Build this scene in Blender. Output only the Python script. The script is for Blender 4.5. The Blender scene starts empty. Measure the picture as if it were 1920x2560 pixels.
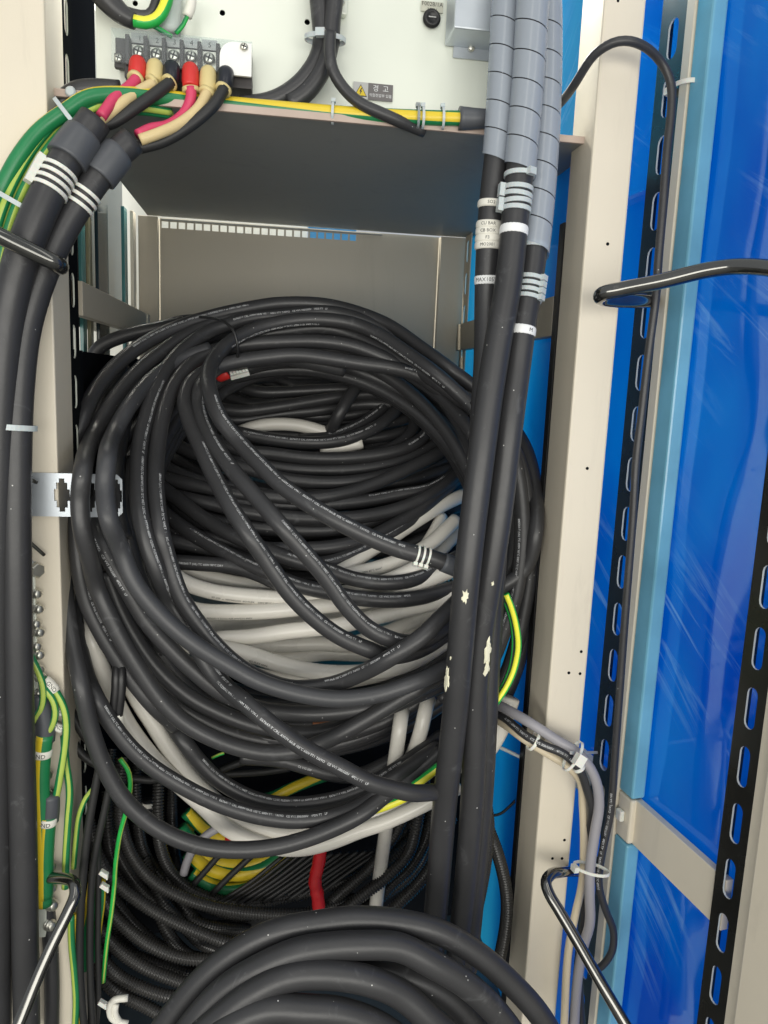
import bpy, bmesh, math, random
from mathutils import Vector, Matrix, geometry

SC = bpy.context.scene
COL = SC.collection
random.seed(7)

# ------------------------------------------------------------------ camera
# image frame 1920 x 2560; vanishing points measured in the photograph give the axes
FPX, CX, CY = 1920.0, 960.0, 1280.0
CAM = Vector((0.0, -0.95, 1.40))
FWD_C = Vector((-270, -334, 1920)).normalized()      # cabinet depth axis (world +Y) in camera frame
DWN_C = Vector((-480, 11420, 1920))
DWN_C = (DWN_C - FWD_C * DWN_C.dot(FWD_C)).normalized()
RGT_C = DWN_C.cross(FWD_C)
AX_X = Vector((RGT_C.x, FWD_C.x, -DWN_C.x))
AX_D = Vector((RGT_C.y, FWD_C.y, -DWN_C.y))
VIEW = Vector((RGT_C.z, FWD_C.z, -DWN_C.z))
cam_data = bpy.data.cameras.new('camera')
cam_data.sensor_fit = 'HORIZONTAL'
cam_data.sensor_width = 36.0
cam_data.lens = 36.0
cam_data.clip_start = 0.02
cam_data.clip_end = 200.0
cam = bpy.data.objects.new('camera', cam_data)
COL.objects.link(cam)
M = Matrix.Identity(4)
for i, a in enumerate((AX_X, -AX_D, -VIEW)):
    M[0][i], M[1][i], M[2][i] = a.x, a.y, a.z
M.translation = CAM
cam.matrix_world = M
SC.camera = cam

# ------------------------------------------------------------------ light
world = bpy.data.worlds.new('World')
SC.world = world
world.use_nodes = True
bg = world.node_tree.nodes['Background']
bg.inputs[0].default_value = (0.95, 1.0, 1.04, 1)
bg.inputs[1].default_value = 0.48


def area_light(name, loc, target, sx, sy, power, color=(1, 1, 1)):
    l = bpy.data.lights.new(name, 'AREA')
    l.shape = 'RECTANGLE'
    l.size, l.size_y, l.energy, l.color = sx, sy, power, color
    o = bpy.data.objects.new(name, l)
    COL.objects.link(o)
    o.location = loc
    o.rotation_euler = (Vector(target) - Vector(loc)).to_track_quat('-Z', 'Y').to_euler()
    return o


area_light('ceiling_lamp_near', (-0.4, -2.2, 3.6), (0, 0.1, 1.2), 0.5, 2.4, 12, (1.0, 0.96, 0.88))
area_light('ceiling_lamp_far', (1.4, -1.9, 3.6), (0, 0.1, 1.2), 0.5, 2.4, 10, (1.0, 0.97, 0.90))
area_light('hall_fill', (-0.3, -3.1, 1.25), (0, 0.2, 1.05), 5.0, 1.1, 104, (1.0, 0.97, 0.89))  # wide unseen fill from the front, standing in for the hall's light
area_light('film_backlight', (3.2, 0.9, 1.7), (0.6, 0.1, 1.2), 2.0, 1.6, 44, (0.95, 0.98, 1.0))  # unseen, added outside to light the blue film from behind
SC.view_settings.view_transform = 'Standard'
SC.view_settings.look = 'None'
SC.view_settings.exposure = 0.0
SC.view_settings.gamma = 1.0
SC.view_settings.use_curve_mapping = False


# ------------------------------------------------------------------ geometry helpers
def ray(px, py):
    d = Vector((px - CX, py - CY, FPX))
    return Vector((d.dot(RGT_C), d.dot(FWD_C), -d.dot(DWN_C)))


def P(px, py, Y):
    d = ray(px, py)
    return CAM + d * ((Y - CAM.y) / d.y)


def depth(p):
    return (p - CAM).dot(VIEW)


def rad(wpx, p):
    return wpx * 0.5 * depth(p) / FPX


FR = {'A': (100, 700, 2), 'B': (600, 700, 2), 'C': (100, 1400, 2), 'D': (600, 1400, 2), 'E': (0, 1760, 2),
      'G': (600, 1760, 2), 'H': (1090, 1760, 2), 'S': (0, 0, 1), 'Z': (0, 0, 2.37), 'K': (600, 0, 2.37),
      'R': (1150, 0, 2.1545)}


def sstep(a, b, x):
    t = max(0.0, min(1.0, (x - a) / (b - a)))
    return t * t * (3 - 2 * t)


def dep_f(py):      # front loops: lean back into the cabinet towards their tops
    t = max(0.0, (1330 - py) / 500.0)
    return 0.30 * min(t, 1.25) ** 1.25


def dep_i(py):      # the nest inside the coil
    return max(0.09, min(0.47, 0.10 + (1520 - py) / 550.0 * 0.34))


def path(spec, mode='c', Yb=0.0):
    out, fr = [], 'S'
    for tok in spec.split():
        if tok[0].isalpha():
            fr = tok
            continue
        v = [float(q) for q in tok.split(',')]
        ox, oy, k = FR[fr]
        px, py = ox + v[0] / k, oy + v[1] / k
        Y = Yb + (v[2] if len(v) > 2 else 0.0)
        if mode == 'f':
            Y += dep_f(py)
        elif mode == 'i':
            Y += dep_i(py)
        out.append(P(px, py, Y))
    return out


def resample(pts, step):
    """centripetal Catmull-Rom through pts, resampled at even arc length"""
    if len(pts) == 2:
        dense = [pts[0].lerp(pts[1], i / 20) for i in range(21)]
    else:
        q = [pts[0] * 2 - pts[1]] + list(pts) + [pts[-1] * 2 - pts[-2]]
        dense = []
        for i in range(1, len(q) - 2):
            p0, p1, p2, p3 = q[i - 1:i + 3]
            t0 = 0.0
            t1 = t0 + max((p1 - p0).length, 1e-6) ** 0.5
            t2 = t1 + max((p2 - p1).length, 1e-6) ** 0.5
            t3 = t2 + max((p3 - p2).length, 1e-6) ** 0.5
            for k in range(16):
                t = t1 + (t2 - t1) * k / 16
                a1 = p0 * ((t1 - t) / (t1 - t0)) + p1 * ((t - t0) / (t1 - t0))
                a2 = p1 * ((t2 - t) / (t2 - t1)) + p2 * ((t - t1) / (t2 - t1))
                a3 = p2 * ((t3 - t) / (t3 - t2)) + p3 * ((t - t2) / (t3 - t2))
                b1 = a1 * ((t2 - t) / (t2 - t0)) + a2 * ((t - t0) / (t2 - t0))
                b2 = a2 * ((t3 - t) / (t3 - t1)) + a3 * ((t - t1) / (t3 - t1))
                dense.append(b1 * ((t2 - t) / (t2 - t1)) + b2 * ((t - t1) / (t2 - t1)))
        dense.append(pts[-1].copy())
    # light smoothing keeps hand-measured points from showing as kinks
    for _ in range(6):
        d2 = dense[:]
        for i in range(1, len(dense) - 1):
            d2[i] = dense[i - 1] * 0.25 + dense[i] * 0.5 + dense[i + 1] * 0.25
        dense = d2
    L = [0.0]
    for a, b in zip(dense, dense[1:]):
        L.append(L[-1] + (b - a).length)
    n = max(3, int(L[-1] / step) + 1)
    out, j = [], 0
    for i in range(n):
        s = L[-1] * i / (n - 1)
        while j < len(L) - 2 and L[j + 1] < s:
            j += 1
        t = (s - L[j]) / max(L[j + 1] - L[j], 1e-9)
        out.append(dense[j].lerp(dense[j + 1], t))
    return out


class Path:
    def __init__(self, pts, step=0.006):
        self.p = resample(pts, step)
        self.s = [0.0]
        for a, b in zip(self.p, self.p[1:]):
            self.s.append(self.s[-1] + (b - a).length)
        self.L = self.s[-1]

    def at(self, s):
        s = max(0.0, min(self.L, s))
        n = len(self.p)
        f = s / self.L * (n - 1)
        i = min(int(f), n - 2)
        c = self.p[i].lerp(self.p[i + 1], f - i)
        t0 = self.p[min(i + 1, n - 1)] - self.p[max(i - 1, 0)]
        t1 = self.p[min(i + 2, n - 1)] - self.p[i]
        t = t0.normalized().lerp(t1.normalized(), f - i)
        return c, t.normalized()

    def frame(self, s):
        """centre, tangent, direction towards the front, sideways"""
        c, t = self.at(s)
        n = (CAM - c)
        n = (n - t * n.dot(t)).normalized()
        return c, t, n, t.cross(n)

    def near(self, px, py):
        best, bs = 1e9, 0
        for q, s in zip(self.p, self.s):
            v = q - CAM
            z = v.dot(VIEW)
            u = (CX + FPX * v.dot(AX_X) / z - px, CY + FPX * v.dot(AX_D) / z - py)
            d = u[0] ** 2 + u[1] ** 2
            if d < best:
                best, bs = d, s
        return bs


def mesh_obj(name, verts, faces, mats, parent=None, smooth=True, fm=None, origin=None):
    me = bpy.data.meshes.new(name)
    o0 = origin if origin is not None else Vector((0, 0, 0))
    me.from_pydata([tuple(Vector(v) - o0) for v in verts], [], faces)
    if not isinstance(mats, (list, tuple)):
        mats = [mats]
    for m in mats:
        me.materials.append(m)
    if fm:
        me.polygons.foreach_set('material_index', fm)
    if smooth:
        me.polygons.foreach_set('use_smooth', [True] * len(me.polygons))
    me.update()
    o = bpy.data.objects.new(name, me)
    COL.objects.link(o)
    o.location = o0
    if parent is not None:
        o.parent = parent
        o.location = o0 - world_loc(parent)
    return o


def world_loc(o):
    v = o.location.copy()
    while o.parent is not None:
        o = o.parent
        v += o.location
    return v


def tag(o, label=None, cat=None, group=None, kind=None):
    if label:
        o['label'] = label
    if cat:
        o['category'] = cat
    if group:
        o['group'] = group
    if kind:
        o['kind'] = kind
    return o


def empty(name, loc, label=None, cat=None, group=None):
    o = bpy.data.objects.new(name, None)
    o.empty_display_size = 0.02
    COL.objects.link(o)
    o.location = loc
    return tag(o, label, cat, group)


def rings(pts, radii, sides, twist=0.0, cap=True, flat=1.0):
    """parallel-transport sweep -> verts, faces, column index per face"""
    n = len(pts)
    verts, faces, colid = [], [], []
    t = (pts[1] - pts[0]).normalized()
    ref = Vector((0, 0, 1)) if abs(t.z) < 0.9 else Vector((1, 0, 0))
    u = (ref - t * ref.dot(t)).normalized()
    s = 0.0
    for i in range(n):
        tn = (pts[min(i + 1, n - 1)] - pts[max(i - 1, 0)]).normalized()
        ax = t.cross(tn)
        if ax.length > 1e-7:
            u = Matrix.Rotation(t.angle(tn), 3, ax.normalized()) @ u
        t = tn
        u = (u - t * u.dot(t)).normalized()
        v = t.cross(u)
        if i:
            s += (pts[i] - pts[i - 1]).length
        for j in range(sides):
            a = 2 * math.pi * j / sides + twist * s
            verts.append(pts[i] + (u * math.cos(a) + v * (math.sin(a) * flat)) * radii[i])
    for i in range(n - 1):
        for j in range(sides):
            k = (j + 1) % sides
            faces.append((i * sides + j, i * sides + k, (i + 1) * sides + k, (i + 1) * sides + j))
            colid.append(j)
    if cap:
        faces.append(tuple(range(sides - 1, -1, -1)))
        colid.append(0)
        faces.append(tuple((n - 1) * sides + j for j in range(sides)))
        colid.append(0)
    return verts, faces, colid


def tube(name, pth, r, mat, parent=None, sides=14, twist=0.0, stripe=None, taper=None):
    pts = pth.p
    n = len(pts)
    radii = [r * (taper(i / (n - 1)) if taper else 1.0) for i in range(n)]
    v, f, c = rings(pts, radii, sides, twist)
    fm = None
    if stripe:
        fm = [1 if q in stripe else 0 for q in c]
    return mesh_obj(name, v, f, mat, parent, True, fm, origin=pts[0].copy())


def box(name, x0, x1, y0, y1, z0, z1, mat, parent=None, bev=0.0, mtx=None, seg=2):
    bm = bmesh.new()
    bmesh.ops.create_cube(bm, size=1.0)
    for v in bm.verts:
        v.co = Vector(((x0 + x1) / 2 + v.co.x * (x1 - x0), (y0 + y1) / 2 + v.co.y * (y1 - y0), (z0 + z1) / 2 + v.co.z * (z1 - z0)))
    if bev:
        bmesh.ops.bevel(bm, geom=bm.edges[:], offset=bev, segments=seg, affect='EDGES', profile=0.5)
    if mtx is not None:
        bm.transform(mtx)
    verts = [v.co.copy() for v in bm.verts]
    bm.verts.index_update()
    faces = [tuple(v.index for v in f.verts) for f in bm.faces]
    bm.free()
    c = sum(verts, Vector()) / len(verts)
    return mesh_obj(name, verts, faces, mat, parent, False, origin=c)


def plate(name, outer, holes, th, mtx, mat, parent=None, edge=None):
    """flat plate with holes; outline in (u,v), extruded along local w by th, placed by mtx"""
    loops = [outer] + holes
    tri = geometry.tessellate_polygon([[Vector((a, b, 0)) for a, b in lp] for lp in loops])
    flat = [q for lp in loops for q in lp]
    n = len(flat)
    verts = [mtx @ Vector((a, b, 0)) for a, b in flat] + [mtx @ Vector((a, b, -th)) for a, b in flat]
    faces = []
    for t in tri:
        a, b, c = [Vector((*flat[i], 0)) for i in t]
        if (b - a).cross(c - a).z < 0:
            t = (t[0], t[2], t[1])
        faces.append(tuple(t))
        faces.append((t[2] + n, t[1] + n, t[0] + n))
    k = 0
    fm = [0] * len(faces)
    for q, lp in enumerate(loops):
        m = len(lp)
        for i in range(m):
            j = (i + 1) % m
            faces.append((k + i, k + i + n, k + j + n, k + j))
            fm.append(1 if (q and edge) else 0)
        k += m
    me_o = mesh_obj(name, verts, faces, [mat, edge] if edge else mat, parent, False, fm, origin=mtx.translation.copy())
    bm = bmesh.new()
    bm.from_mesh(me_o.data)
    bmesh.ops.recalc_face_normals(bm, faces=bm.faces[:])
    bm.to_mesh(me_o.data)
    bm.free()
    return me_o


def stadium(cu, cv, w, h, n=6):
    r = w / 2
    out = []
    for i in range(n + 1):
        a = math.pi * i / n
        out.append((cu + r * math.cos(a), cv + h / 2 - r + r * math.sin(a)))
    for i in range(n + 1):
        a = math.pi + math.pi * i / n
        out.append((cu + r * math.cos(a), cv - h / 2 + r + r * math.sin(a)))
    return out


def circle(cu, cv, r, n=14):
    return [(cu + r * math.cos(2 * math.pi * i / n), cv + r * math.sin(2 * math.pi * i / n)) for i in range(n)]


def frame_mtx(o, ux, uy, uz):
    m = Matrix.Identity(4)
    for i, a in enumerate((ux, uy, uz)):
        m[0][i], m[1][i], m[2][i] = a.x, a.y, a.z
    m.translation = o
    return m


def lathe(name, c, axis, prof, mat, parent=None, sides=20, smooth=True):
    """profile of (distance along axis, radius)"""
    t = axis.normalized()
    ref = Vector((0, 0, 1)) if abs(t.z) < 0.9 else Vector((1, 0, 0))
    u = (ref - t * ref.dot(t)).normalized()
    v = t.cross(u)
    verts, faces = [], []
    for d, r in prof:
        for j in range(sides):
            a = 2 * math.pi * j / sides
            verts.append(c + t * d + (u * math.cos(a) + v * math.sin(a)) * r)
    for i in range(len(prof) - 1):
        for j in range(sides):
            k = (j + 1) % sides
            faces.append((i * sides + j, i * sides + k, (i + 1) * sides + k, (i + 1) * sides + j))
    faces.append(tuple(range(sides - 1, -1, -1)))
    faces.append(tuple((len(prof) - 1) * sides + j for j in range(sides)))
    o = mesh_obj(name, verts, faces, mat, parent, False, origin=c.copy())
    if smooth:
        for p in o.data.polygons:
            p.use_smooth = len(p.vertices) == 4
    return o


def sheet(name, u0, u1, v0, v1, mtx, mt, parent):
    """stretched film: one skin, subdivided and very slightly rippled"""
    rnd = random.Random(len(name))
    nu, nv = 24, 60
    verts, faces = [], []
    for j in range(nv + 1):
        for i in range(nu + 1):
            a, b = i / nu, j / nv
            w = 0.0012 * math.sin(a * 17 + b * 9 + 2 * math.sin(b * 13)) + 0.0008 * math.sin(b * 41 + a * 6)
            w *= min(1, 6 * min(a, 1 - a)) * min(1, 12 * min(b, 1 - b))
            verts.append(mtx @ Vector((u0 + (u1 - u0) * a, v0 + (v1 - v0) * b, w)))
    for j in range(nv):
        for i in range(nu):
            q = j * (nu + 1) + i
            faces.append((q, q + 1, q + nu + 2, q + nu + 1))
    return mesh_obj(name, verts, faces, mt, parent, True, origin=mtx.translation.copy())


# ------------------------------------------------------------------ lettering
_TXT = {}


def text_geo(s, size_res=2):
    if s not in _TXT:
        cu = bpy.data.curves.new('lettering', 'FONT')
        cu.body = s
        cu.size = 1.0
        cu.resolution_u = size_res
        ob = bpy.data.objects.new('lettering', cu)
        COL.objects.link(ob)
        dg = bpy.context.evaluated_depsgraph_get()
        me = bpy.data.meshes.new_from_object(ob.evaluated_get(dg))
        vs = [(v.co.x, v.co.y) for v in me.vertices]
        fs = [tuple(p.vertices) for p in me.polygons]
        bpy.data.objects.remove(ob)
        bpy.data.curves.remove(cu)
        bpy.data.meshes.remove(me)
        w = max([v[0] for v in vs] or [0])
        _TXT[s] = (vs, fs, w)
    return _TXT[s]


def print_on(pth, r, s, text, size, phi, mat, parent, flip=False, name='printed_text', center=False):
    vs, fs, w = text_geo(text)
    d = -1 if flip else 1
    if center:
        s = s - d * w * size / 2
    out = []
    for x, y in vs:
        c, t, n, b = pth.frame(s + d * x * size)
        # upright reading: letters' up direction lies to the left of the reading direction
        up = -1 if not flip else 1
        a = phi + up * (y - 0.35) * size / r
        out.append(c + (n * math.cos(a) + b * math.sin(a)) * (r * 1.0 + 0.00025))
    if not out:
        return None
    return mesh_obj(name, out, fs, mat, parent, False, origin=out[0].copy())


def print_ring(pth, r, s, text, size, mat, parent, phi0=0.0):
    """lettering running round a sleeve"""
    vs, fs, w = text_geo(text)
    c, t, n, b = pth.frame(s)
    if t.z > 0:
        t, b = -t, -b          # t points down the sleeve
    right = AX_X
    sgn = 1 if b.dot(right) > 0 else -1
    out = []
    for x, y in vs:
        a = phi0 + sgn * (x - w / 2) * size / r
        out.append(c - t * ((y - 0.35) * size) + (n * math.cos(a) + b * math.sin(a)) * (r + 0.0003))
    return mesh_obj('printed_text', out, fs, mat, parent, False, origin=out[0].copy())


def print_flat(text, size, o, ux, uy, mat, parent, center=True, name='printed_text'):
    vs, fs, w = text_geo(text)
    off = w / 2 if center else 0
    out = [o + ux * ((x - off) * size) + uy * ((y - 0.35) * size) for x, y in vs]
    return mesh_obj(name, out, fs, mat, parent, False, origin=o.copy())


# ------------------------------------------------------------------ materials
def newmat(name):
    m = bpy.data.materials.new(name)
    m.use_nodes = True
    nt = m.node_tree
    b = nt.nodes['Principled BSDF']
    return m, nt, b


def mat(name, col, rough=0.5, metal=0.0, var=0.08, scale=30.0, bump=0.0, bscale=400.0, spec=0.5, coat=0.0, rvar=0.1, trans=0.0, sss=0.0):
    m, nt, b = newmat(name)
    N, L = nt.nodes, nt.links
    tc = N.new('ShaderNodeTexCoord')
    no = N.new('ShaderNodeTexNoise')
    no.inputs['Scale'].default_value = scale
    no.inputs['Detail'].default_value = 5
    L.new(tc.outputs['Object'], no.inputs['Vector'])
    mx = N.new('ShaderNodeMix')
    mx.data_type = 'RGBA'
    mx.inputs[6].default_value = (*[c * (1 - var) for c in col], 1)
    mx.inputs[7].default_value = (*[min(1, c * (1 + var)) for c in col], 1)
    L.new(no.outputs['Fac'], mx.inputs[0])
    L.new(mx.outputs[2], b.inputs['Base Color'])
    mr = N.new('ShaderNodeMapRange')
    mr.inputs[3].default_value = max(0.02, rough - rvar)
    mr.inputs[4].default_value = min(1, rough + rvar)
    L.new(no.outputs['Fac'], mr.inputs[0])
    L.new(mr.outputs[0], b.inputs['Roughness'])
    b.inputs['Metallic'].default_value = metal
    b.inputs['Specular IOR Level'].default_value = spec
    b.inputs['Coat Weight'].default_value = coat
    b.inputs['Transmission Weight'].default_value = trans
    if sss:
        b.inputs['Subsurface Weight'].default_value = sss
        b.inputs['Subsurface Scale'].default_value = 0.003
    if bump:
        n2 = N.new('ShaderNodeTexNoise')
        n2.inputs['Scale'].default_value = bscale
        n2.inputs['Detail'].default_value = 3
        L.new(tc.outputs['Object'], n2.inputs['Vector'])
        bp = N.new('ShaderNodeBump')
        bp.inputs['Strength'].default_value = bump
        bp.inputs['Distance'].default_value = 0.001
        L.new(n2.outputs['Fac'], bp.inputs['Height'])
        L.new(bp.outputs[0], b.inputs['Normal'])
    return m


def rubber(name, col, rough, dust=0.5, scuff=0.3):
    """cable sheath: matt, with fine dust specks and pale handling scuffs"""
    m, nt, b = newmat(name)
    N, L = nt.nodes, nt.links
    tc = N.new('ShaderNodeTexCoord')
    no = N.new('ShaderNodeTexNoise')
    no.inputs['Scale'].default_value = 14
    no.inputs['Detail'].default_value = 6
    L.new(tc.outputs['Object'], no.inputs['Vector'])
    base = N.new('ShaderNodeMix')
    base.data_type = 'RGBA'
    base.inputs[6].default_value = (*[c * 0.8 for c in col], 1)
    base.inputs[7].default_value = (*[c * 1.25 for c in col], 1)
    L.new(no.outputs['Fac'], base.inputs[0])
    # scuffs
    sc = N.new('ShaderNodeTexNoise')
    sc.inputs['Scale'].default_value = 22
    sc.inputs['Detail'].default_value = 8
    sc.inputs['Roughness'].default_value = 0.7
    sc.inputs['Distortion'].default_value = 1.2
    L.new(tc.outputs['Object'], sc.inputs['Vector'])
    r1 = N.new('ShaderNodeValToRGB')
    r1.color_ramp.elements[0].position = 0.60
    r1.color_ramp.elements[1].position = 0.80
    r1.color_ramp.elements[1].color = (scuff, scuff, scuff, 1)
    L.new(sc.outputs['Fac'], r1.inputs[0])
    m1 = N.new('ShaderNodeMix')
    m1.data_type = 'RGBA'
    m1.inputs[7].default_value = (0.17, 0.175, 0.18, 1)
    L.new(r1.outputs[0], m1.inputs[0])
    L.new(base.outputs[2], m1.inputs[6])
    # dust specks
    vo = N.new('ShaderNodeTexVoronoi')
    vo.inputs['Scale'].default_value = 95
    L.new(tc.outputs['Object'], vo.inputs['Vector'])
    lt = N.new('ShaderNodeMath')
    lt.operation = 'LESS_THAN'
    lt.inputs[1].default_value = 0.075
    L.new(vo.outputs['Distance'], lt.inputs[0])
    wn = N.new('ShaderNodeTexWhiteNoise')
    L.new(vo.outputs['Color'], wn.inputs['Vector'])
    gt = N.new('ShaderNodeMath')
    gt.operation = 'GREATER_THAN'
    gt.inputs[1].default_value = 0.74
    L.new(wn.outputs['Value'], gt.inputs[0])
    mu = N.new('ShaderNodeMath')
    mu.operation = 'MULTIPLY'
    L.new(lt.outputs[0], mu.inputs[0])
    L.new(gt.outputs[0], mu.inputs[1])
    mu2 = N.new('ShaderNodeMath')
    mu2.operation = 'MULTIPLY'
    mu2.inputs[1].default_value = dust
    L.new(mu.outputs[0], mu2.inputs[0])
    m2 = N.new('ShaderNodeMix')
    m2.data_type = 'RGBA'
    m2.inputs[7].default_value = (0.6, 0.6, 0.58, 1)
    L.new(mu2.outputs[0], m2.inputs[0])
    L.new(m1.outputs[2], m2.inputs[6])
    L.new(m2.outputs[2], b.inputs['Base Color'])
    mr = N.new('ShaderNodeMapRange')
    mr.inputs[3].default_value = rough - 0.1
    mr.inputs[4].default_value = rough + 0.12
    L.new(sc.outputs['Fac'], mr.inputs[0])
    L.new(mr.outputs[0], b.inputs['Roughness'])
    fb = N.new('ShaderNodeTexNoise')
    fb.inputs['Scale'].default_value = 260
    fb.inputs['Detail'].default_value = 3
    L.new(tc.outputs['Object'], fb.inputs['Vector'])
    bp = N.new('ShaderNodeBump')
    bp.inputs['Strength'].default_value = 0.12
    bp.inputs['Distance'].default_value = 0.001
    L.new(fb.outputs['Fac'], bp.inputs['Height'])
    L.new(bp.outputs[0], b.inputs['Normal'])
    return m


def film(name, c0, c1, see=0.5, wr=0.35, scale=(3, 3, 1.2), rough=0.06, ior=1.95, crease_glint=-0.62, c2=None):
    """thin blue protective film: lets tinted light through, glossy and wrinkled"""
    m = bpy.data.materials.new(name)
    m.use_nodes = True
    nt = m.node_tree
    N, L = nt.nodes, nt.links
    N.clear()
    out = N.new('ShaderNodeOutputMaterial')
    tc = N.new('ShaderNodeTexCoord')
    mp = N.new('ShaderNodeMapping')
    mp.inputs['Scale'].default_value = scale
    L.new(tc.outputs['Object'], mp.inputs['Vector'])
    no = N.new('ShaderNodeTexNoise')
    no.inputs['Scale'].default_value = 1.6
    no.inputs['Detail'].default_value = 3
    L.new(mp.outputs[0], no.inputs['Vector'])
    rp = N.new('ShaderNodeValToRGB')
    rp.color_ramp.elements[0].position = 0.35
    rp.color_ramp.elements[1].position = 0.7
    rp.color_ramp.elements[0].color = (*c0, 1)
    rp.color_ramp.elements[1].color = (*c1, 1)
    if c2:
        e = rp.color_ramp.elements.new(0.85)
        e.color = (*c2, 1)
    L.new(no.outputs['Fac'], rp.inputs[0])
    # wrinkles: stretched, distorted ridges
    mp2 = N.new('ShaderNodeMapping')
    mp2.inputs['Scale'].default_value = (9, 9, 4)
    mp2.inputs['Rotation'].default_value = (0.3, 0.6, 0.5)
    L.new(tc.outputs['Object'], mp2.inputs['Vector'])
    w1 = N.new('ShaderNodeTexNoise')
    w1.noise_type = 'RIDGED_MULTIFRACTAL'
    w1.inputs['Scale'].default_value = 0.9
    w1.inputs['Detail'].default_value = 4
    w1.inputs['Distortion'].default_value = 0.6
    L.new(mp2.outputs[0], w1.inputs['Vector'])
    bp = N.new('ShaderNodeBump')
    bp.inputs['Strength'].default_value = wr
    bp.inputs['Distance'].default_value = 0.012
    L.new(w1.outputs['Fac'], bp.inputs['Height'])
    # creases in patches: fine pale streaks painted for the light that wrinkles catch
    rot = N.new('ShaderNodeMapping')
    rot.inputs['Rotation'].default_value = (crease_glint, 0, 0)
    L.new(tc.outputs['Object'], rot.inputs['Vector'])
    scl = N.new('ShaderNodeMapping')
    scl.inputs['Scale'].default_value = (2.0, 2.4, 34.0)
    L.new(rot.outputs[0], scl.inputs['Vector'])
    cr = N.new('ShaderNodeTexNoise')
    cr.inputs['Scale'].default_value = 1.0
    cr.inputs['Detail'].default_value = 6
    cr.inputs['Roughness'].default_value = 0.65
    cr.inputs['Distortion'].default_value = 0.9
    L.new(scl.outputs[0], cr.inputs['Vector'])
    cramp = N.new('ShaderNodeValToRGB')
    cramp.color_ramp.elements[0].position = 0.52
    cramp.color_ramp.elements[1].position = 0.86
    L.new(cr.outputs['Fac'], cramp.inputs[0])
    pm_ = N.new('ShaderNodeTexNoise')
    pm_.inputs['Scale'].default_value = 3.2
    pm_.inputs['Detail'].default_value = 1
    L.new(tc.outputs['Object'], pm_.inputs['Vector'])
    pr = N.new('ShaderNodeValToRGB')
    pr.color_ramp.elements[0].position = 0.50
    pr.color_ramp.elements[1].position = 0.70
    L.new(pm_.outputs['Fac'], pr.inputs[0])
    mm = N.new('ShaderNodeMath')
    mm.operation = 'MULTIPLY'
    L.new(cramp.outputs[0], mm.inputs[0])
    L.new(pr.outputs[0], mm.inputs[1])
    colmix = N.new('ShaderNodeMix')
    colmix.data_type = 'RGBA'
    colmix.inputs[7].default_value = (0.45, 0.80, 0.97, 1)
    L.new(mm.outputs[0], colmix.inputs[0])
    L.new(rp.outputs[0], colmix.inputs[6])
    tr = N.new('ShaderNodeBsdfTransparent')
    tl = N.new('ShaderNodeBsdfTranslucent')
    df = N.new('ShaderNodeBsdfDiffuse')
    gl = N.new('ShaderNodeBsdfGlossy')
    gl.inputs['Roughness'].default_value = rough
    gl.inputs['Color'].default_value = (0.62, 0.86, 1, 1)
    for s in (tr, tl, df):
        L.new(colmix.outputs[2], s.inputs['Color'])
    for s in (tl, gl):
        L.new(bp.outputs[0], s.inputs['Normal'])
    a = N.new('ShaderNodeMixShader')
    a.inputs[0].default_value = 0.35
    L.new(tl.outputs[0], a.inputs[1])
    L.new(df.outputs[0], a.inputs[2])
    b = N.new('ShaderNodeMixShader')
    b.inputs[0].default_value = see
    L.new(a.outputs[0], b.inputs[1])
    L.new(tr.outputs[0], b.inputs[2])
    fr = N.new('ShaderNodeFresnel')
    fr.inputs['IOR'].default_value = ior
    L.new(bp.outputs[0], fr.inputs['Normal'])
    c = N.new('ShaderNodeMixShader')
    L.new(fr.outputs[0], c.inputs[0])
    L.new(b.outputs[0], c.inputs[1])
    L.new(gl.outputs[0], c.inputs[2])
    L.new(c.outputs[0], out.inputs[0])
    return m


def clear(name, tint, see, rough=0.08, body=(0.6, 0.63, 0.66)):
    m = bpy.data.materials.new(name)
    m.use_nodes = True
    nt = m.node_tree
    N, L = nt.nodes, nt.links
    N.clear()
    out = N.new('ShaderNodeOutputMaterial')
    tr = N.new('ShaderNodeBsdfTransparent')
    tr.inputs[0].default_value = (*tint, 1)
    pb = N.new('ShaderNodeBsdfPrincipled')
    pb.inputs['Base Color'].default_value = (*body, 1)
    pb.inputs['Roughness'].default_value = rough
    mx = N.new('ShaderNodeMixShader')
    mx.inputs[0].default_value = see
    L.new(pb.outputs[0], mx.inputs[1])
    L.new(tr.outputs[0], mx.inputs[2])
    L.new(mx.outputs[0], out.inputs[0])
    return m


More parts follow.
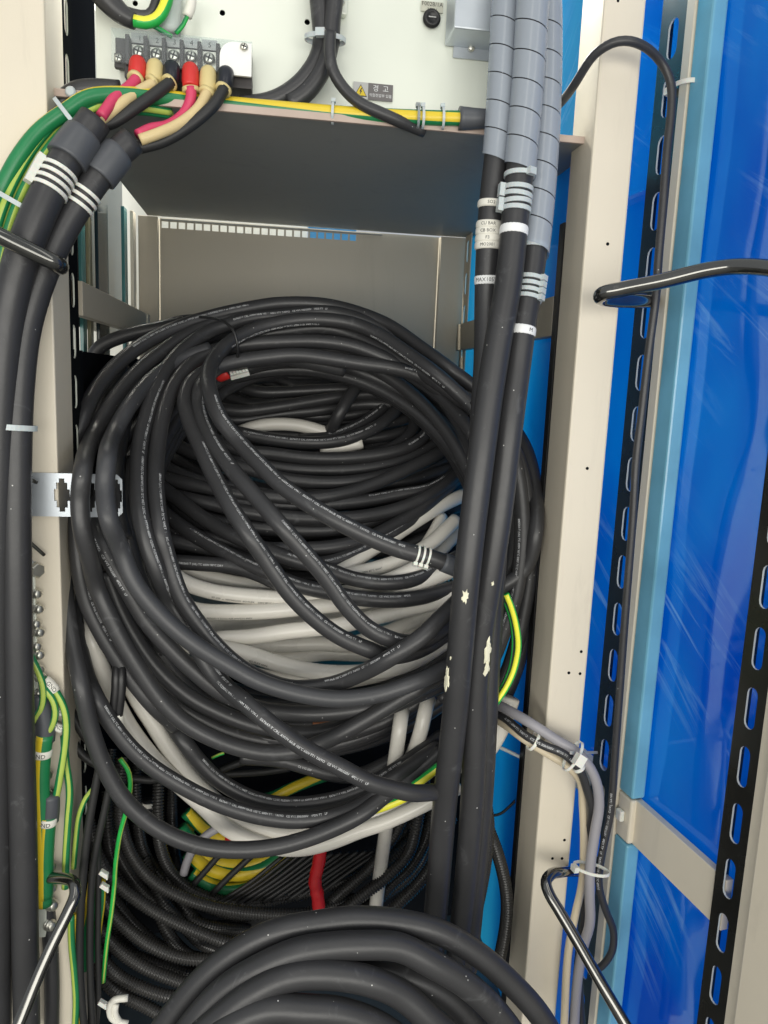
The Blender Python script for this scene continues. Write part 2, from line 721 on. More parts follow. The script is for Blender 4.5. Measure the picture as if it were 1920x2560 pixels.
BLK = rubber('black_cable_sheath', (0.034, 0.034, 0.036), 0.39, 0.55, 0.5)
BLKW = rubber('worn_black_cable_sheath', (0.045, 0.046, 0.050), 0.42, 0.6, 0.9)
BIG = rubber('heavy_black_cable_sheath', (0.033, 0.033, 0.035), 0.40, 0.9, 0.6)
GRY = mat('grey_cable_sheath', (0.75, 0.72, 0.65), 0.27, var=0.08, scale=9, bump=0.05)
GRYD = mat('cool_grey_cable_sheath', (0.30, 0.29, 0.31), 0.45, var=0.06, scale=9, bump=0.05)
BEI = mat('beige_cable_sheath', (0.62, 0.53, 0.38), 0.45, var=0.06, scale=9)
INK = mat('white_print', (0.72, 0.73, 0.74), 0.6, var=0.25, scale=120)
def worn_ink(name, col):
    m, nt, b = newmat(name)
    N, L = nt.nodes, nt.links
    tc = N.new('ShaderNodeTexCoord')
    no = N.new('ShaderNodeTexNoise')
    no.inputs['Scale'].default_value = 75
    no.inputs['Detail'].default_value = 6
    L.new(tc.outputs['Object'], no.inputs['Vector'])
    rp = N.new('ShaderNodeValToRGB')
    rp.color_ramp.elements[0].position = 0.28
    rp.color_ramp.elements[1].position = 0.47
    L.new(no.outputs['Fac'], rp.inputs[0])
    b.inputs['Base Color'].default_value = (*col, 1)
    b.inputs['Roughness'].default_value = 0.6
    L.new(rp.outputs[0], b.inputs['Alpha'])
    return m


INKW = worn_ink('worn_white_print', (0.70, 0.71, 0.72))
INKK = mat('black_print', (0.03, 0.03, 0.03), 0.6)
def paint(name, col, rough, grime=0.25):
    m, nt, b = newmat(name)
    N, L = nt.nodes, nt.links
    tc = N.new('ShaderNodeTexCoord')

    def noise(scale, detail, rgh=0.5, dist=0.0, vec=None):
        n = N.new('ShaderNodeTexNoise')
        n.inputs['Scale'].default_value = scale
        n.inputs['Detail'].default_value = detail
        n.inputs['Roughness'].default_value = rgh
        n.inputs['Distortion'].default_value = dist
        L.new(vec if vec is not None else tc.outputs['Object'], n.inputs['Vector'])
        return n

    def ramp(src, a, c):
        r = N.new('ShaderNodeValToRGB')
        r.color_ramp.elements[0].position = a
        r.color_ramp.elements[1].position = c
        L.new(src, r.inputs[0])
        return r.outputs[0]

    def mix(fac, c0, c1):
        x = N.new('ShaderNodeMix')
        x.data_type = 'RGBA'
        L.new(fac, x.inputs[0])
        for i, c in ((6, c0), (7, c1)):
            if isinstance(c, tuple):
                x.inputs[i].default_value = (*c, 1)
            else:
                L.new(c, x.inputs[i])
        return x.outputs[2]

    broad = noise(4, 6, 0.6)
    c = mix(broad.outputs['Fac'], tuple(q * 0.9 for q in col), tuple(min(1, q * 1.06) for q in col))
    mp = N.new('ShaderNodeMapping')
    mp.inputs['Scale'].default_value = (14, 14, 2.2)
    L.new(tc.outputs['Object'], mp.inputs['Vector'])
    rub = ramp(noise(1.6, 7, 0.7, 0.8, mp.outputs[0]).outputs['Fac'], 0.56, 0.80)
    ml = N.new('ShaderNodeMath')
    ml.operation = 'MULTIPLY'
    ml.inputs[1].default_value = grime
    L.new(rub, ml.inputs[0])
    c = mix(ml.outputs[0], c, tuple(q * 0.45 for q in col))
    chip = ramp(noise(85, 3, 0.5).outputs['Fac'], 0.765, 0.785)
    c = mix(chip, c, (0.16, 0.14, 0.12))
    L.new(c, b.inputs['Base Color'])
    mr = N.new('ShaderNodeMapRange')
    mr.inputs[3].default_value = rough - 0.12
    mr.inputs[4].default_value = rough + 0.15
    L.new(broad.outputs['Fac'], mr.inputs[0])
    L.new(mr.outputs[0], b.inputs['Roughness'])
    bp = N.new('ShaderNodeBump')
    bp.inputs['Strength'].default_value = 0.08
    bp.inputs['Distance'].default_value = 0.001
    L.new(noise(650, 2).outputs['Fac'], bp.inputs['Height'])
    L.new(bp.outputs[0], b.inputs['Normal'])
    return m


CREAM = paint('cream_powder_coat', (0.71, 0.645, 0.525), 0.42, 0.22)
BACKP = paint('beige_panel_paint', (0.43, 0.385, 0.305), 0.5, 0.18)
SHELF = paint('grey_shelf_paint', (0.30, 0.30, 0.28), 0.5, 0.3)
EDGE = mat('bare_shelf_edge', (0.48, 0.38, 0.32), 0.4, var=0.15, scale=20)
ZINC = mat('pale_zinc_plate', (0.78, 0.81, 0.72), 0.38, metal=0.25, var=0.06, scale=4, bump=0.03)
ZINCB = mat('bright_zinc', (0.52, 0.56, 0.60), 0.42, metal=0.7, var=0.12, scale=18, bump=0.05)
STEEL = mat('plated_screw_steel', (0.66, 0.65, 0.58), 0.38, metal=1.0, var=0.1, scale=60)
CHROME = mat('polished_steel_bar', (0.13, 0.128, 0.12), 0.16, metal=0.95, var=0.25, scale=25, rvar=0.08, coat=0.8)
DARKBAR = mat('dark_worn_bar', (0.09, 0.09, 0.085), 0.2, metal=0.9, var=0.4, scale=30, coat=0.6)
RAILK = mat('black_rail', (0.010, 0.011, 0.012), 0.7, var=0.3, scale=20, spec=0.0)
RAIL = mat('dark_zinc_rail', (0.10, 0.10, 0.09), 0.28, metal=0.9, var=0.5, scale=8, rvar=0.12)
BLKP = mat('black_plastic', (0.015, 0.015, 0.016), 0.4)
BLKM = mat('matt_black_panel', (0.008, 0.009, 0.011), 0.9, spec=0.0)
SHRINK = mat('heat_shrink_tube', (0.075, 0.08, 0.09), 0.42, var=0.15, scale=25, bump=0.05)
NYLON = mat('white_nylon', (0.74, 0.74, 0.68), 0.35, var=0.05, sss=0.15)
NYLONG = mat('grey_nylon', (0.50, 0.55, 0.56), 0.35, var=0.05, sss=0.1)
SLEEVE = mat('white_marker_sleeve', (0.80, 0.78, 0.70), 0.4, var=0.04)
TAPE = mat('white_label_tape', (0.82, 0.83, 0.83), 0.35, var=0.02)
RED = mat('red_sleeve', (0.62, 0.03, 0.025), 0.4, var=0.08, scale=60)
REDT = mat('red_tape', (0.60, 0.012, 0.018), 0.25, var=0.15, scale=40, bump=0.5, bscale=60)
YELS = mat('cream_yellow_sleeve', (0.66, 0.54, 0.25), 0.4, var=0.06, scale=60)
NAVY = mat('navy_sleeve', (0.01, 0.012, 0.02), 0.35)
PINK = mat('pink_core', (0.62, 0.05, 0.13), 0.45, var=0.08, scale=60)
WBEI = mat('beige_core', (0.66, 0.52, 0.27), 0.45, var=0.08, scale=60)
WBLK = mat('black_core', (0.02, 0.02, 0.02), 0.5)
GRN = mat('green_insulation', (0.015, 0.20, 0.07), 0.35, var=0.12, scale=40)
GRNB = mat('bright_green_insulation', (0.02, 0.42, 0.07), 0.35, var=0.1, scale=40)
YEL = mat('yellow_insulation', (0.74, 0.55, 0.03), 0.38, var=0.08, scale=40)
LIME = mat('lime_stripe', (0.42, 0.55, 0.10), 0.38, var=0.1, scale=40)
YELB = mat('light_yellow_stripe', (0.85, 0.82, 0.06), 0.35)
COPPER = mat('copper_bar', (0.50, 0.20, 0.10), 0.35, metal=0.6, var=0.2, scale=30)
CORR = mat('corrugated_black_plastic', (0.035, 0.034, 0.033), 0.24)
PAINTF = mat('dried_cream_paint', (0.82, 0.79, 0.60), 0.6, bump=0.6, bscale=250)
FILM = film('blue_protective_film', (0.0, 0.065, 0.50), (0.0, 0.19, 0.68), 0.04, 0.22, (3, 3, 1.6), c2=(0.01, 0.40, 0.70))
FILMS = film('blue_side_film', (0.0, 0.25, 0.64), (0.03, 0.46, 0.74), 0.04, 0.2, ior=1.18, crease_glint=0.6)
FILML = mat('pale_blue_film_over_paint', (0.17, 0.42, 0.56), 0.14, var=0.4, scale=9, bump=0.15, bscale=40)
TEAL = mat('teal_film_edge', (0.06, 0.20, 0.20), 0.2, var=0.3, scale=12)
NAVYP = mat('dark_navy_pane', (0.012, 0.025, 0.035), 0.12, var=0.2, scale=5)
OLIVE = mat('olive_glass_edge', (0.25, 0.23, 0.14), 0.3, var=0.3, scale=14)
CLEAR = clear('clear_acrylic', (0.96, 0.98, 0.98), 0.94, 0.04)
SPIRAL = clear('translucent_grey_spiral_wrap', (0.72, 0.78, 0.86), 0.36, 0.14, (0.46, 0.51, 0.58))
TBLK = mat('terminal_block_plastic', (0.05, 0.045, 0.045), 0.4, var=0.1)
TGRY = mat('terminal_barrier_grey', (0.045, 0.042, 0.042), 0.45)
STICK = mat('grey_sticker', (0.46, 0.46, 0.45), 0.4)
STICKD = mat('dark_sticker', (0.14, 0.13, 0.13), 0.4)
FLOOR = mat('galvanised_floor_plate', (0.10, 0.13, 0.155), 0.35, metal=0.5, var=0.15, scale=12)
BOARD = mat('white_slot_board', (0.8, 0.8, 0.74), 0.7)

# ------------------------------------------------------------------ the cabinet
XL = P(110, 0, 0.0).x
XR = P(1512, 0, 0.0).x
ZTOP, ZBOT = 2.02, 0.20
YB = 0.70
cab = empty('electrical_cabinet', Vector(((XL + XR) / 2, 0.35, ZBOT)),
            'open cream steel electrical cabinet with shelf, rails and blue filmed door', 'cabinet')


def part(o, label=None):
    if label:
        o['label'] = label
    return o


lp = box('front_post', XL - 0.13, XL, 0.0, 0.075, ZBOT, ZTOP, CREAM, cab, 0.002)
rp = box('front_post', XR, XR + 0.052, 0.0, 0.075, ZBOT, ZTOP, CREAM, cab, 0.003)
fl = box('floor', -5, 5, -6, 4, 0.10, 0.19, mat('concrete_floor', (0.22, 0.22, 0.21), 0.6, var=0.15, scale=3))
tag(fl, kind='structure')
# small drilled holes in the posts, black discs painted for their inner shade
for px, py in ((1545, 2), (1519, 610), (1468, 1171), (1453, 1629), (1422, 1682), (1450, 1684), (1411, 2100), (1381, 2146), (1405, 2146)):
    p = P(px, py, 0.0)
    lathe('hole_disc', p + Vector((0, -0.0004, 0)), Vector((0, 1, 0)), [(0, 0.0021 if py > 300 else 0.0016), (0.002, 0.002)], BLKM, rp, 12)
for px, py in ((69, 1133),):
    p = P(px, py, 0.0)
    lathe('hole_disc', p + Vector((0, -0.0004, 0)), Vector((0, 1, 0)), [(0, 0.0021), (0.002, 0.002)], BLKM, lp, 12)

# slotted rail behind the left post (lies in the side plane)
def slotted_rail(name, org, ux, nrm, width, z0, z1, pitch, sw, sh, th, mt, parent, phase=0.0, cu=None):
    m = frame_mtx(Vector((org.x, org.y, 0)), ux, Vector((0, 0, 1)), nrm)
    holes = []
    z = z0 + phase
    while z + sh / 2 < z1 - 0.004:
        if z - sh / 2 > z0 + 0.004:
            holes.append(stadium(width / 2 if cu is None else cu, z, sw, sh))
        z += pitch
    return plate(name, [(0, z0), (width, z0), (width, z1), (0, z1)], holes, th, m, mt, parent, ZINC)


slotted_rail('slotted_rail', Vector((XL - 0.004, 0.080, 0)), Vector((0, 1, 0)), Vector((1, 0, 0)), 0.055, ZBOT, ZTOP, 0.0640, 0.017, 0.043, 0.002, RAILK, cab, 0.02)
box('rail_backing', XL - 0.030, XL - 0.012, 0.079, 0.138, ZBOT, ZTOP, BACKP, cab)

# shelf
zs = P(850, 304, 0.03).z
sh = empty('shelf', Vector((0, 0.03, zs)))
sh.parent = cab
sh.location = Vector((0, 0.03, zs)) - world_loc(cab)
box('shelf_panel', XL - 0.002, XR + 0.05, 0.036, YB - 0.01, zs + 0.001, zs + 0.007, SHELF, sh)
box('front_lip', XL - 0.002, XR + 0.05, 0.030, 0.0355, zs, zs + 0.0085, EDGE, sh, 0.0008)
# back panel with the row of light slots at its top
xb0, xb1 = P(400, 560, YB).x, P(1097, 600, YB).x
zled = P(680, 580, YB).z
per = (P(690, 580, YB).x - P(490, 580, YB).x) / 200 * 20.6
xs0 = P(402, 560, YB).x
holes = []
for i in range(24):
    xc = xs0 + per * (i + 0.5)
    w, h = per * 0.78, 0.0125
    holes.append([(xc - w / 2, zled - h / 2), (xc + w / 2, zled - h / 2), (xc + w / 2, zled + h / 2), (xc - w / 2, zled + h / 2)])
bpm = frame_mtx(Vector((0, YB, 0)), Vector((1, 0, 0)), Vector((0, 0, 1)), Vector((0, -1, 0)))
plate('back_panel', [(xb0, ZBOT), (xb1, ZBOT), (xb1, zs), (xb0, zs)], holes, 0.002, bpm, BACKP, cab)
box('slot_strip', xs0, xs0 + per * 27.2, YB - 0.006, YB - 0.0005, zled + 0.0075, zled + 0.0105, SHELF, cab, 0.0005)
box('back_frame', XL - 0.02, xb0 - 0.0025, YB - 0.012, YB + 0.02, ZBOT, zs, BACKP, cab, 0.001)
box('back_frame', xb1 + 0.0025, P(1183, 700, YB).x, YB - 0.012, YB + 0.02, ZBOT, zs, BACKP, cab, 0.001)
# white board added behind the slots and lit so they shine, then a blue sheet
wl = box('slot_board', -0.9, xs0 + per * 18.1, YB + 0.16, YB + 0.18, 1.2, 2.3, BOARD)
tag(wl, kind='structure')
bs = box('blue_sheet', xs0 + per * 18.1, xs0 + per * 24.5, YB + 0.10, YB + 0.105, 1.35, 1.75, mat('blue_sheet', (0.08, 0.36, 0.72), 0.5))
tag(bs, 'blue sheet glimpsed through the right end of the vent slots', 'sheet')
rl = area_light('slot_backlight', (0.0, YB + 0.12, 2.4), (0, YB + 0.15, 1.5), 0.9, 0.05, 34, (1, 0.97, 0.86))  # unseen, added to brighten the board behind the slots

# right side: blue film stretched over the open side, black gasket, grey cross rail, rear rail
XS = XR + 0.004
sf = sheet('side_film', YB, 0.085, ZBOT, ZTOP, frame_mtx(Vector((XS + 0.018, 0, 0)), Vector((0, 1, 0)), Vector((0, 0, 1)), Vector((1, 0, 0))), FILMS, cab)
box('black_gasket', XR - 0.0005, XR + 0.010, 0.078, 0.094, ZBOT, P(1400, 560, 0.09).z, BLKP, cab)
za, zb_ = P(1395, 742, 0.11).z, P(1395, 842, 0.11).z
box('side_rail', XS - 0.002, XS + 0.014, 0.104, YB - 0.02, zb_, za, BACKP, cab, 0.001)
xr0 = P(1183, 700, YB - 0.02).x
slotted_rail('slotted_rail', Vector((XS + 0.004, YB - 0.075, 0)), Vector((0, 1, 0)), Vector((-1, 0, 0)), 0.05, ZBOT, zs, 0.064, 0.015, 0.043, 0.002, BACKP, cab, 0.0)
# left side: cross rail, dark pane, film edges
zc, zd = P(186, 702, 0.14).z, P(186, 789, 0.14).z
box('side_rail', XL - 0.012, XL + 0.001, 0.137, YB - 0.01, zd, zc, BACKP, cab, 0.001)
box('side_pane', XL - 0.075, XL - 0.070, 0.14, YB + 0.1, zd - 0.0, ZTOP, NAVYP, cab)
zlow = P(200, 880, 0.25).z
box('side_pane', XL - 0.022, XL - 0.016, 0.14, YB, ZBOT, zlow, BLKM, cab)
for y0, y1, mt, x in ((0.40, 0.425, TEAL, -0.06), (0.43, 0.45, OLIVE, -0.055), (0.45, 0.53, NAVYP, -0.045), (0.60, 0.63, TEAL, -0.03), (0.635, 0.665, CREAM, -0.02)):
    box('side_upright', XL + x - 0.006, XL + x, y0, y1, zlow - 0.02, zs - 0.002, mt, cab, 0.001)
box('interior_shade', XL - 0.03, XL - 0.012, 0.137, 0.30, zs + 0.012, ZTOP, BLKM, cab)  # black sheet standing for the shade in the open left side
# floor, and a black sheet put in as shade of the lower interior
zf = P(1230, 2340, 0.30).z
box('floor_plate', XL - 0.03, XR + 0.03, 0.06, YB, zf - 0.004, zf, FLOOR, cab)
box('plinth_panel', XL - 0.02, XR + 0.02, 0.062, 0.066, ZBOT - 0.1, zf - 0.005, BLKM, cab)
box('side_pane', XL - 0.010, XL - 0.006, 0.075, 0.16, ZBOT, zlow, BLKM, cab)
box('lower_shade', XL + 0.002, P(1200, 2000, 0.36).x, 0.36, 0.38, zf + 0.002, P(700, 1700, 0.36).z, BLKM, cab)

# white mounting plate over the shelf
YP = 0.09
xp0, xp1 = P(240, 100, YP).x, P(1296, 100, YP).x
pm = frame_mtx(Vector((0, YP, 0)), Vector((1, 0, 0)), Vector((0, 0, 1)), Vector((0, -1, 0)))
hl = []
for px, py, r in ((338, 8, 0.0032), (556, 32, 0.0034), (768, 55, 0.0034), (611, 245, 0.0018)):
    q = P(px, py, YP)
    hl.append(circle(q.x, q.z, r))
mp_ = plate('mounting_plate', [(xp0, zs + 0.009), (xp1, zs + 0.009), (xp1, ZTOP), (xp0, ZTOP)], hl, 0.002, pm, ZINC, cab)
box('plate_backing', xp0 + 0.002, xp1 - 0.002, YP + 0.012, YP + 0.014, zs + 0.02, ZTOP, BLKM, cab)
# folded bracket at the plate's right end
br = P(1128, 60, YP)
box('folded_bracket', P(1125, 60, YP - 0.03).x, P(1290, 60, YP - 0.03).x, YP - 0.055, YP - 0.0025, P(1128, 92, YP - 0.03).z, ZTOP, ZINCB, cab, 0.002)
bo = plate('bracket_tab', [(0, 0), (0.09, 0), (0.09, 0.026), (0.002, 0.026), (0, 0.024)], [], 0.002,
           frame_mtx(P(1133, 143, YP - 0.004), Vector((1, 0, 0)), Vector((0, 0, 1)), Vector((0, -1, 0))), ZINCB, cab)


def screw(name, c, axis, r, mtl, parent, cross=True):
    o = lathe(name, c, axis, [(0, r), (r * 0.35, r), (r * 0.65, r * 0.85), (r * 0.8, r * 0.5), (r * 0.82, 0.0001)], mtl, parent, 18)
    if cross:
        a = axis.normalized()
        u = a.cross(Vector((0.3, 0.1, 1))).normalized()
        v = a.cross(u)
        for w1, w2 in ((0.62, 0.13), (0.13, 0.62)):
            mm = frame_mtx(c + a * (r * 0.80), u, v, a)
            box('slot', -r * w1, r * w1, -r * w2, r * w2, -r * 0.1, r * 0.05, BLKP, o, 0, mm)
    return o


FN = Vector((0, -1, 0))
screw('panel_screw', P(1178, 121, YP - 0.006), FN, 0.0042, STEEL, cab, False)
screw('panel_screw', P(258, 209, YP - 0.002), FN, 0.0046, STEEL, cab)

# ------------------------------------------------------------------ the door on the right (open towards us)
DL, DR = P(1570, 1990, 0.0), P(1770, 2215, -0.17)
DU = Vector((DR.x - DL.x, DR.y - DL.y, 0)).normalized()
DN = Vector((DU.y, -DU.x, 0))
if DN.dot(CAM - DL) < 0:
    DN = -DN
UP = Vector((0, 0, 1))


def PD(px, py, off=0.0):
    d = ray(px, py)
    o = DL + DN * off
    return CAM + d * ((o - CAM).dot(DN) / d.dot(DN))


def U(px, py, off=0.0):
    return (PD(px, py, off) - DL).dot(DU)


door = empty('door', DL.copy())
door.parent = cab
door.location = DL - world_loc(cab)


def dbox(name, u0, u1, o0, o1, z0, z1, mt, parent=door, bev=0.0):
    mm = frame_mtx(Vector((DL.x, DL.y, 0)), DU, DN, UP)
    return box(name, u0, u1, o0, o1, z0, z1, mt, parent, bev, mm)


u_l0, u_l1 = U(1540, 1300), U(1597, 1300)
u_c0, u_c1 = U(1599, 1300), U(1617, 1300)
u_b0, u_b1 = u_c1 + 0.0005, U(1652, 1300, 0.002)
u_r0, u_r1 = U(1852, 1700), U(1925, 1700)
u_e0, u_e1 = U(1816, 2560), U(1846, 2560)
dz0, dz1 = 0.20, 2.02
DZ = Vector((DL.x, DL.y, 0))
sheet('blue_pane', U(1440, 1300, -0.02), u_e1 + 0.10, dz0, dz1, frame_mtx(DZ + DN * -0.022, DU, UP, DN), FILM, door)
for ua, ub, ph in ((u_l0, u_l1, 0.030), (u_r0, u_r1, 0.010)):
    w = ub - ua
    slotted_rail('slotted_rail', DZ + DU * ua, DU, DN, w, dz0, dz1, 0.0705, w * 0.38, 0.049, 0.0025, RAIL, door, ph, w * 0.48)
    for sgn, (e0, e1) in enumerate(((ua - 0.0025, ua - 0.0002), (ub + 0.0002, ub + 0.0025))):
        dbox('rail_flange', e0, e1, -0.018, -0.0003, dz0, dz1, RAIL)
dbox('stile_edge', u_c0, u_c1, -0.018, 0.0045, dz0, dz1, CREAM, bev=0.001)
zx0, zx1 = PD(1565, 2105).z, PD(1568, 1990).z
for z0, z1 in ((dz0, zx0 - 0.002), (zx1 + 0.002, dz1)):
    dbox('stile_film', u_b0, u_b1, -0.019, 0.0022, z0, z1, FILML, bev=0.003)
dbox('stile', u_b0, u_b1, -0.018, 0.0020, zx0, zx1, CREAM, bev=0.003)
dbox('stile_edge', u_e0, u_e1, -0.018, 0.004, dz0, dz1, CREAM, bev=0.001)
dbox('stile', u_e1 + 0.012, u_e1 + 0.12, -0.016, 0.02, dz0, PD(1905, 1560, 0.02).z, CREAM, bev=0.002)
zk0, zk1 = PD(1655, 2222).z, PD(1655, 2085).z
dbox('cross_bar', U(1452, 1850, -0.01), u_r0 + 0.01, -0.017, -0.006, zx0, zx1, CREAM, bev=0.0012)
dbox('rubber_stop', U(1553, 2030, 0), U(1567, 2030, 0), 0.0025, 0.010, PD(1560, 2050).z, PD(1560, 2022).z, NYLON, bev=0.002)

# cable hooks: bent round bars bolted to the rails
def hook(name, label, pts, r, mt):
    p = Path(pts, 0.004)
    o = tube(name, p, r, mt, None, 18)
    return tag(o, label, 'hook', 'bent steel cable hooks on the rails')


hook('cable_hook', 'shiny dark steel cable hook reaching right across the upper blue door', [PD(1640, 752, -0.005), P(1600, 752, -0.05), P(1530, 750, -0.085), P(1502, 744, -0.10), P(1510, 733, -0.115), P(1560, 722, -0.125), P(1650, 704, -0.145), P(1760, 677, -0.165), P(1830, 667, -0.18), P(1890, 667, -0.20), P(2000, 680, -0.24)], 0.0084, CHROME)
hook('cable_hook', 'scuffed steel cable hook beside the lower door, bent down to the right', [PD(1460, 2180, -0.004), P(1400, 2180, -0.05), P(1377, 2186, -0.068), P(1365, 2205, -0.08), P(1372, 2232, -0.09), P(1400, 2280, -0.105), P(1450, 2365, -0.13), P(1510, 2470, -0.16), P(1580, 2590, -0.19)], 0.0073, CHROME)
hook('cable_hook', 'flat dark bar of the cable hook holding the two heavy cables, upper left', [P(146, 668, 0.0), P(149, 667, -0.04), P(150, 665, -0.066), P(142, 660, -0.078), P(120, 649, -0.082), P(80, 629, -0.086), P(0, 590, -0.092), P(-60, 560, -0.10)], 0.0088, DARKBAR)
hook('cable_hook', 'scuffed steel cable hook bent downwards beside the ground bar, lower left', [P(90, 2195, -0.01), P(130, 2195, -0.025), P(165, 2197, -0.045), P(185, 2208, -0.06), P(188, 2235, -0.07), P(170, 2280, -0.08), P(120, 2385, -0.10), P(75, 2490, -0.12), P(35, 2590, -0.14)], 0.0070, CHROME)


# ------------------------------------------------------------------ ties, sleeves
def band(name, c, t, n, ra, rb, w, th, mt, parent=None, head=None, sides=28, hs=1.0):
    """strap round an axis t; ra along n, rb across; head = angle of the locking block"""
    b = t.cross(n)
    verts, faces = [], []
    prof = ((-w / 2, 0), (-w / 2, th), (w / 2, th), (w / 2, 0))
    for j in range(sides):
        a = 2 * math.pi * j / sides
        for d, h in prof:
            verts.append(c + t * d + n * (math.cos(a) * (ra + h)) + b * (math.sin(a) * (rb + h)))
    for j in range(sides):
        k = (j + 1) % sides
        for q in range(4):
            p = (q + 1) % 4
            faces.append((j * 4 + q, j * 4 + p, k * 4 + p, k * 4 + q))
    if head is not None:
        m0 = len(verts)
        dr = (n * math.cos(head) + b * math.sin(head)).normalized()
        du = t.cross(dr)
        hc = c + n * (math.cos(head) * ra) + b * (math.sin(head) * rb) + dr * (0.0022 * hs)
        for sx in (-1, 1):
            for sy in (-1, 1):
                for sz in (-1, 1):
                    verts.append(hc + t * (sx * 0.0026 * hs) + du * (sy * 0.0032 * hs) + dr * (sz * 0.0022 * hs))
        for f in ((0, 1, 3, 2), (4, 6, 7, 5), (0, 4, 5, 1), (2, 3, 7, 6), (0, 2, 6, 4), (1, 5, 7, 3)):
            faces.append(tuple(m0 + i for i in f))
    o = mesh_obj(name, verts, faces, mt, parent, False, origin=c.copy())
    return o


def tie_on(pth, s, r, mt, parent=None, head=None, w=0.0034, th=0.0012, name='cable_tie', skew=0.0, hs=1.0):
    c, t, n, b = pth.frame(s)
    if skew:
        t = (t + b * skew).normalized()
        n = (n - t * n.dot(t)).normalized()
    return band(name, c, t, n, r + 0.0002, r + 0.0002, w, th, mt, parent, head, hs=hs)


def sleeve(pth, s, r, w, mt, parent, text=None, size=0.005, phi0=0.0, name='marker_sleeve'):
    pts = [pth.at(s - w / 2 + w * i / 6)[0] for i in range(7)]
    v, f, c = rings(pts, [r * 0.97, r * 1.03, r * 1.04, r * 1.04, r * 1.04, r * 1.03, r * 0.97], 26)
    o = mesh_obj(name, v, f, mt, parent, True, origin=pts[0].copy())
    if text:
        print_ring(pth, r * 1.04, s, text, size, INKK, o if parent is None else o, phi0)
    return o


def flake(pth, s, r, phi, ln, wd, mt, parent, seed):
    """dried paint smear lying on a cable"""
    rnd = random.Random(seed)
    c, t, n, b = pth.frame(s)
    k = 18
    verts, faces = [], []
    for lay in (0, 1):
        for j in range(k):
            a = 2 * math.pi * j / k
            q = rnd.uniform(0.45, 1.1) if lay == 0 else 1
            if lay == 0:
                verts.append((a, q))
    pts0, pts1 = [], []
    for a, q in verts:
        for sc, h, dst in ((1.0, 0.0002, pts0), (0.8, 0.0014, pts1)):
            ds, dw = math.cos(a) * ln * q * sc, math.sin(a) * wd * q * sc
            c2, t2, n2, b2 = pth.frame(s + ds)
            g = phi + dw / r
            dst.append(c2 + (n2 * math.cos(g) + b2 * math.sin(g)) * (r + h))
    vs = pts0 + pts1
    fs = [(j, (j + 1) % k, k + (j + 1) % k, k + j) for j in range(k)] + [tuple(range(k, 2 * k))]
    return mesh_obj('dried_paint', vs, fs, mt, parent, False, origin=c.copy())


ORD = 'first second third fourth fifth sixth seventh eighth ninth tenth eleventh twelfth thirteenth'.split()
TXT_A = 'E80560-T (UL) TC 600V 90°C DRY 75°C WET 12/3C or MTW 600V 12/3C FLEXING VW-1 or AWM 2501 VW-1   '
TXT_B = 'E67647-T CRL AWM IIA/B 105°C 600V FT1 TAIYO   CE VVS 300/500V   4PDS TT   LF'
TXT = TXT_A + TXT_B
RB = 0.0110
TS = 0.0043


def cable(label, spec, mode='f', Yb=0.0, r=RB, mt=BLK, txt=None, name='black_cable', cat='cable', group='black cables of the coil', sides=14, step=0.007):
    p = Path(path(spec, mode, Yb), step)
    o = tube(name, p, r, mt, None, sides)
    tag(o, label, cat, group)
    for t in (txt or []):
        # (text, x, y of its start in source pixels, angle, reversed)
        s0 = p.near(t[1], t[2])
        text = t[0]
        room = (p.L - s0) if not (len(t) > 4 and t[4]) else s0
        keep = max(0, min(len(text), int(room / (TS * 0.59)) - 2))
        if keep > 4:
            print_on(p, r, s0, text[:keep], TS, t[3], t[5] if len(t) > 5 else INKW, o, len(t) > 4 and t[4])
    o['_path'] = 0
    del o['_path']
    return o, p


# ------------------------------------------------------------------ the coil: front loops
cable('outermost black cable loop, running behind the slotted bracket and lowest across the coil',
      'B 1260,1560,0.07 1420,1450,0.07 1480,1250,0.06 1470,1020,0.06 1420,830,0.05 1300,660,0.05 1180,545,0.03 1050,445 900,335 720,215 450,128 200,118 A 1000,150 850,185 720,225 560,295 410,400 290,535 210,700 150,900,0.05 125,1150,0.07 118,1400,0.07 C 128,200,0.05 165,420,0.03 205,620 250,830 320,1030 430,1210 600,1350 800,1430 1000,1450 1200,1430 1400,1370 1600,1275 D 740,1165,0.02 900,1050,0.04 1010,950,0.05',
      'f', -0.01, txt=[(TXT_B, 745, 765, -0.9, True), (TXT_A, 355, 910, 0.5, True)])
cable('front black cable loop passing over the bracket, second from the left',
      'A 1250,190 1050,190 900,200 760,260 620,350 480,465 355,620 272,770 215,950,-0.10 200,1100,-0.062 212,1250,-0.035 252,1400,-0.02 C 280,120 340,260 425,430 505,560 595,690 705,800 840,880 1000,940 1150,965 1300,950 D 450,895 600,815 750,725 900,635 1060,540,0.03',
      'f', 0.0)
cable('worn pale-scuffed black cable loop passing over the end of the bracket',
      'A 850,345,0.03 700,400,0.03 560,495,0.02 440,640 370,770 335,900,-0.075 325,1050,-0.045 345,1200,-0.03 400,1340 C 470,110 560,230 680,350 800,440 950,530 1100,610 1300,670 1500,695 D 700,670 850,620 1000,555,0.02 1080,505,0.04',
      'f', -0.035, mt=BLKW)
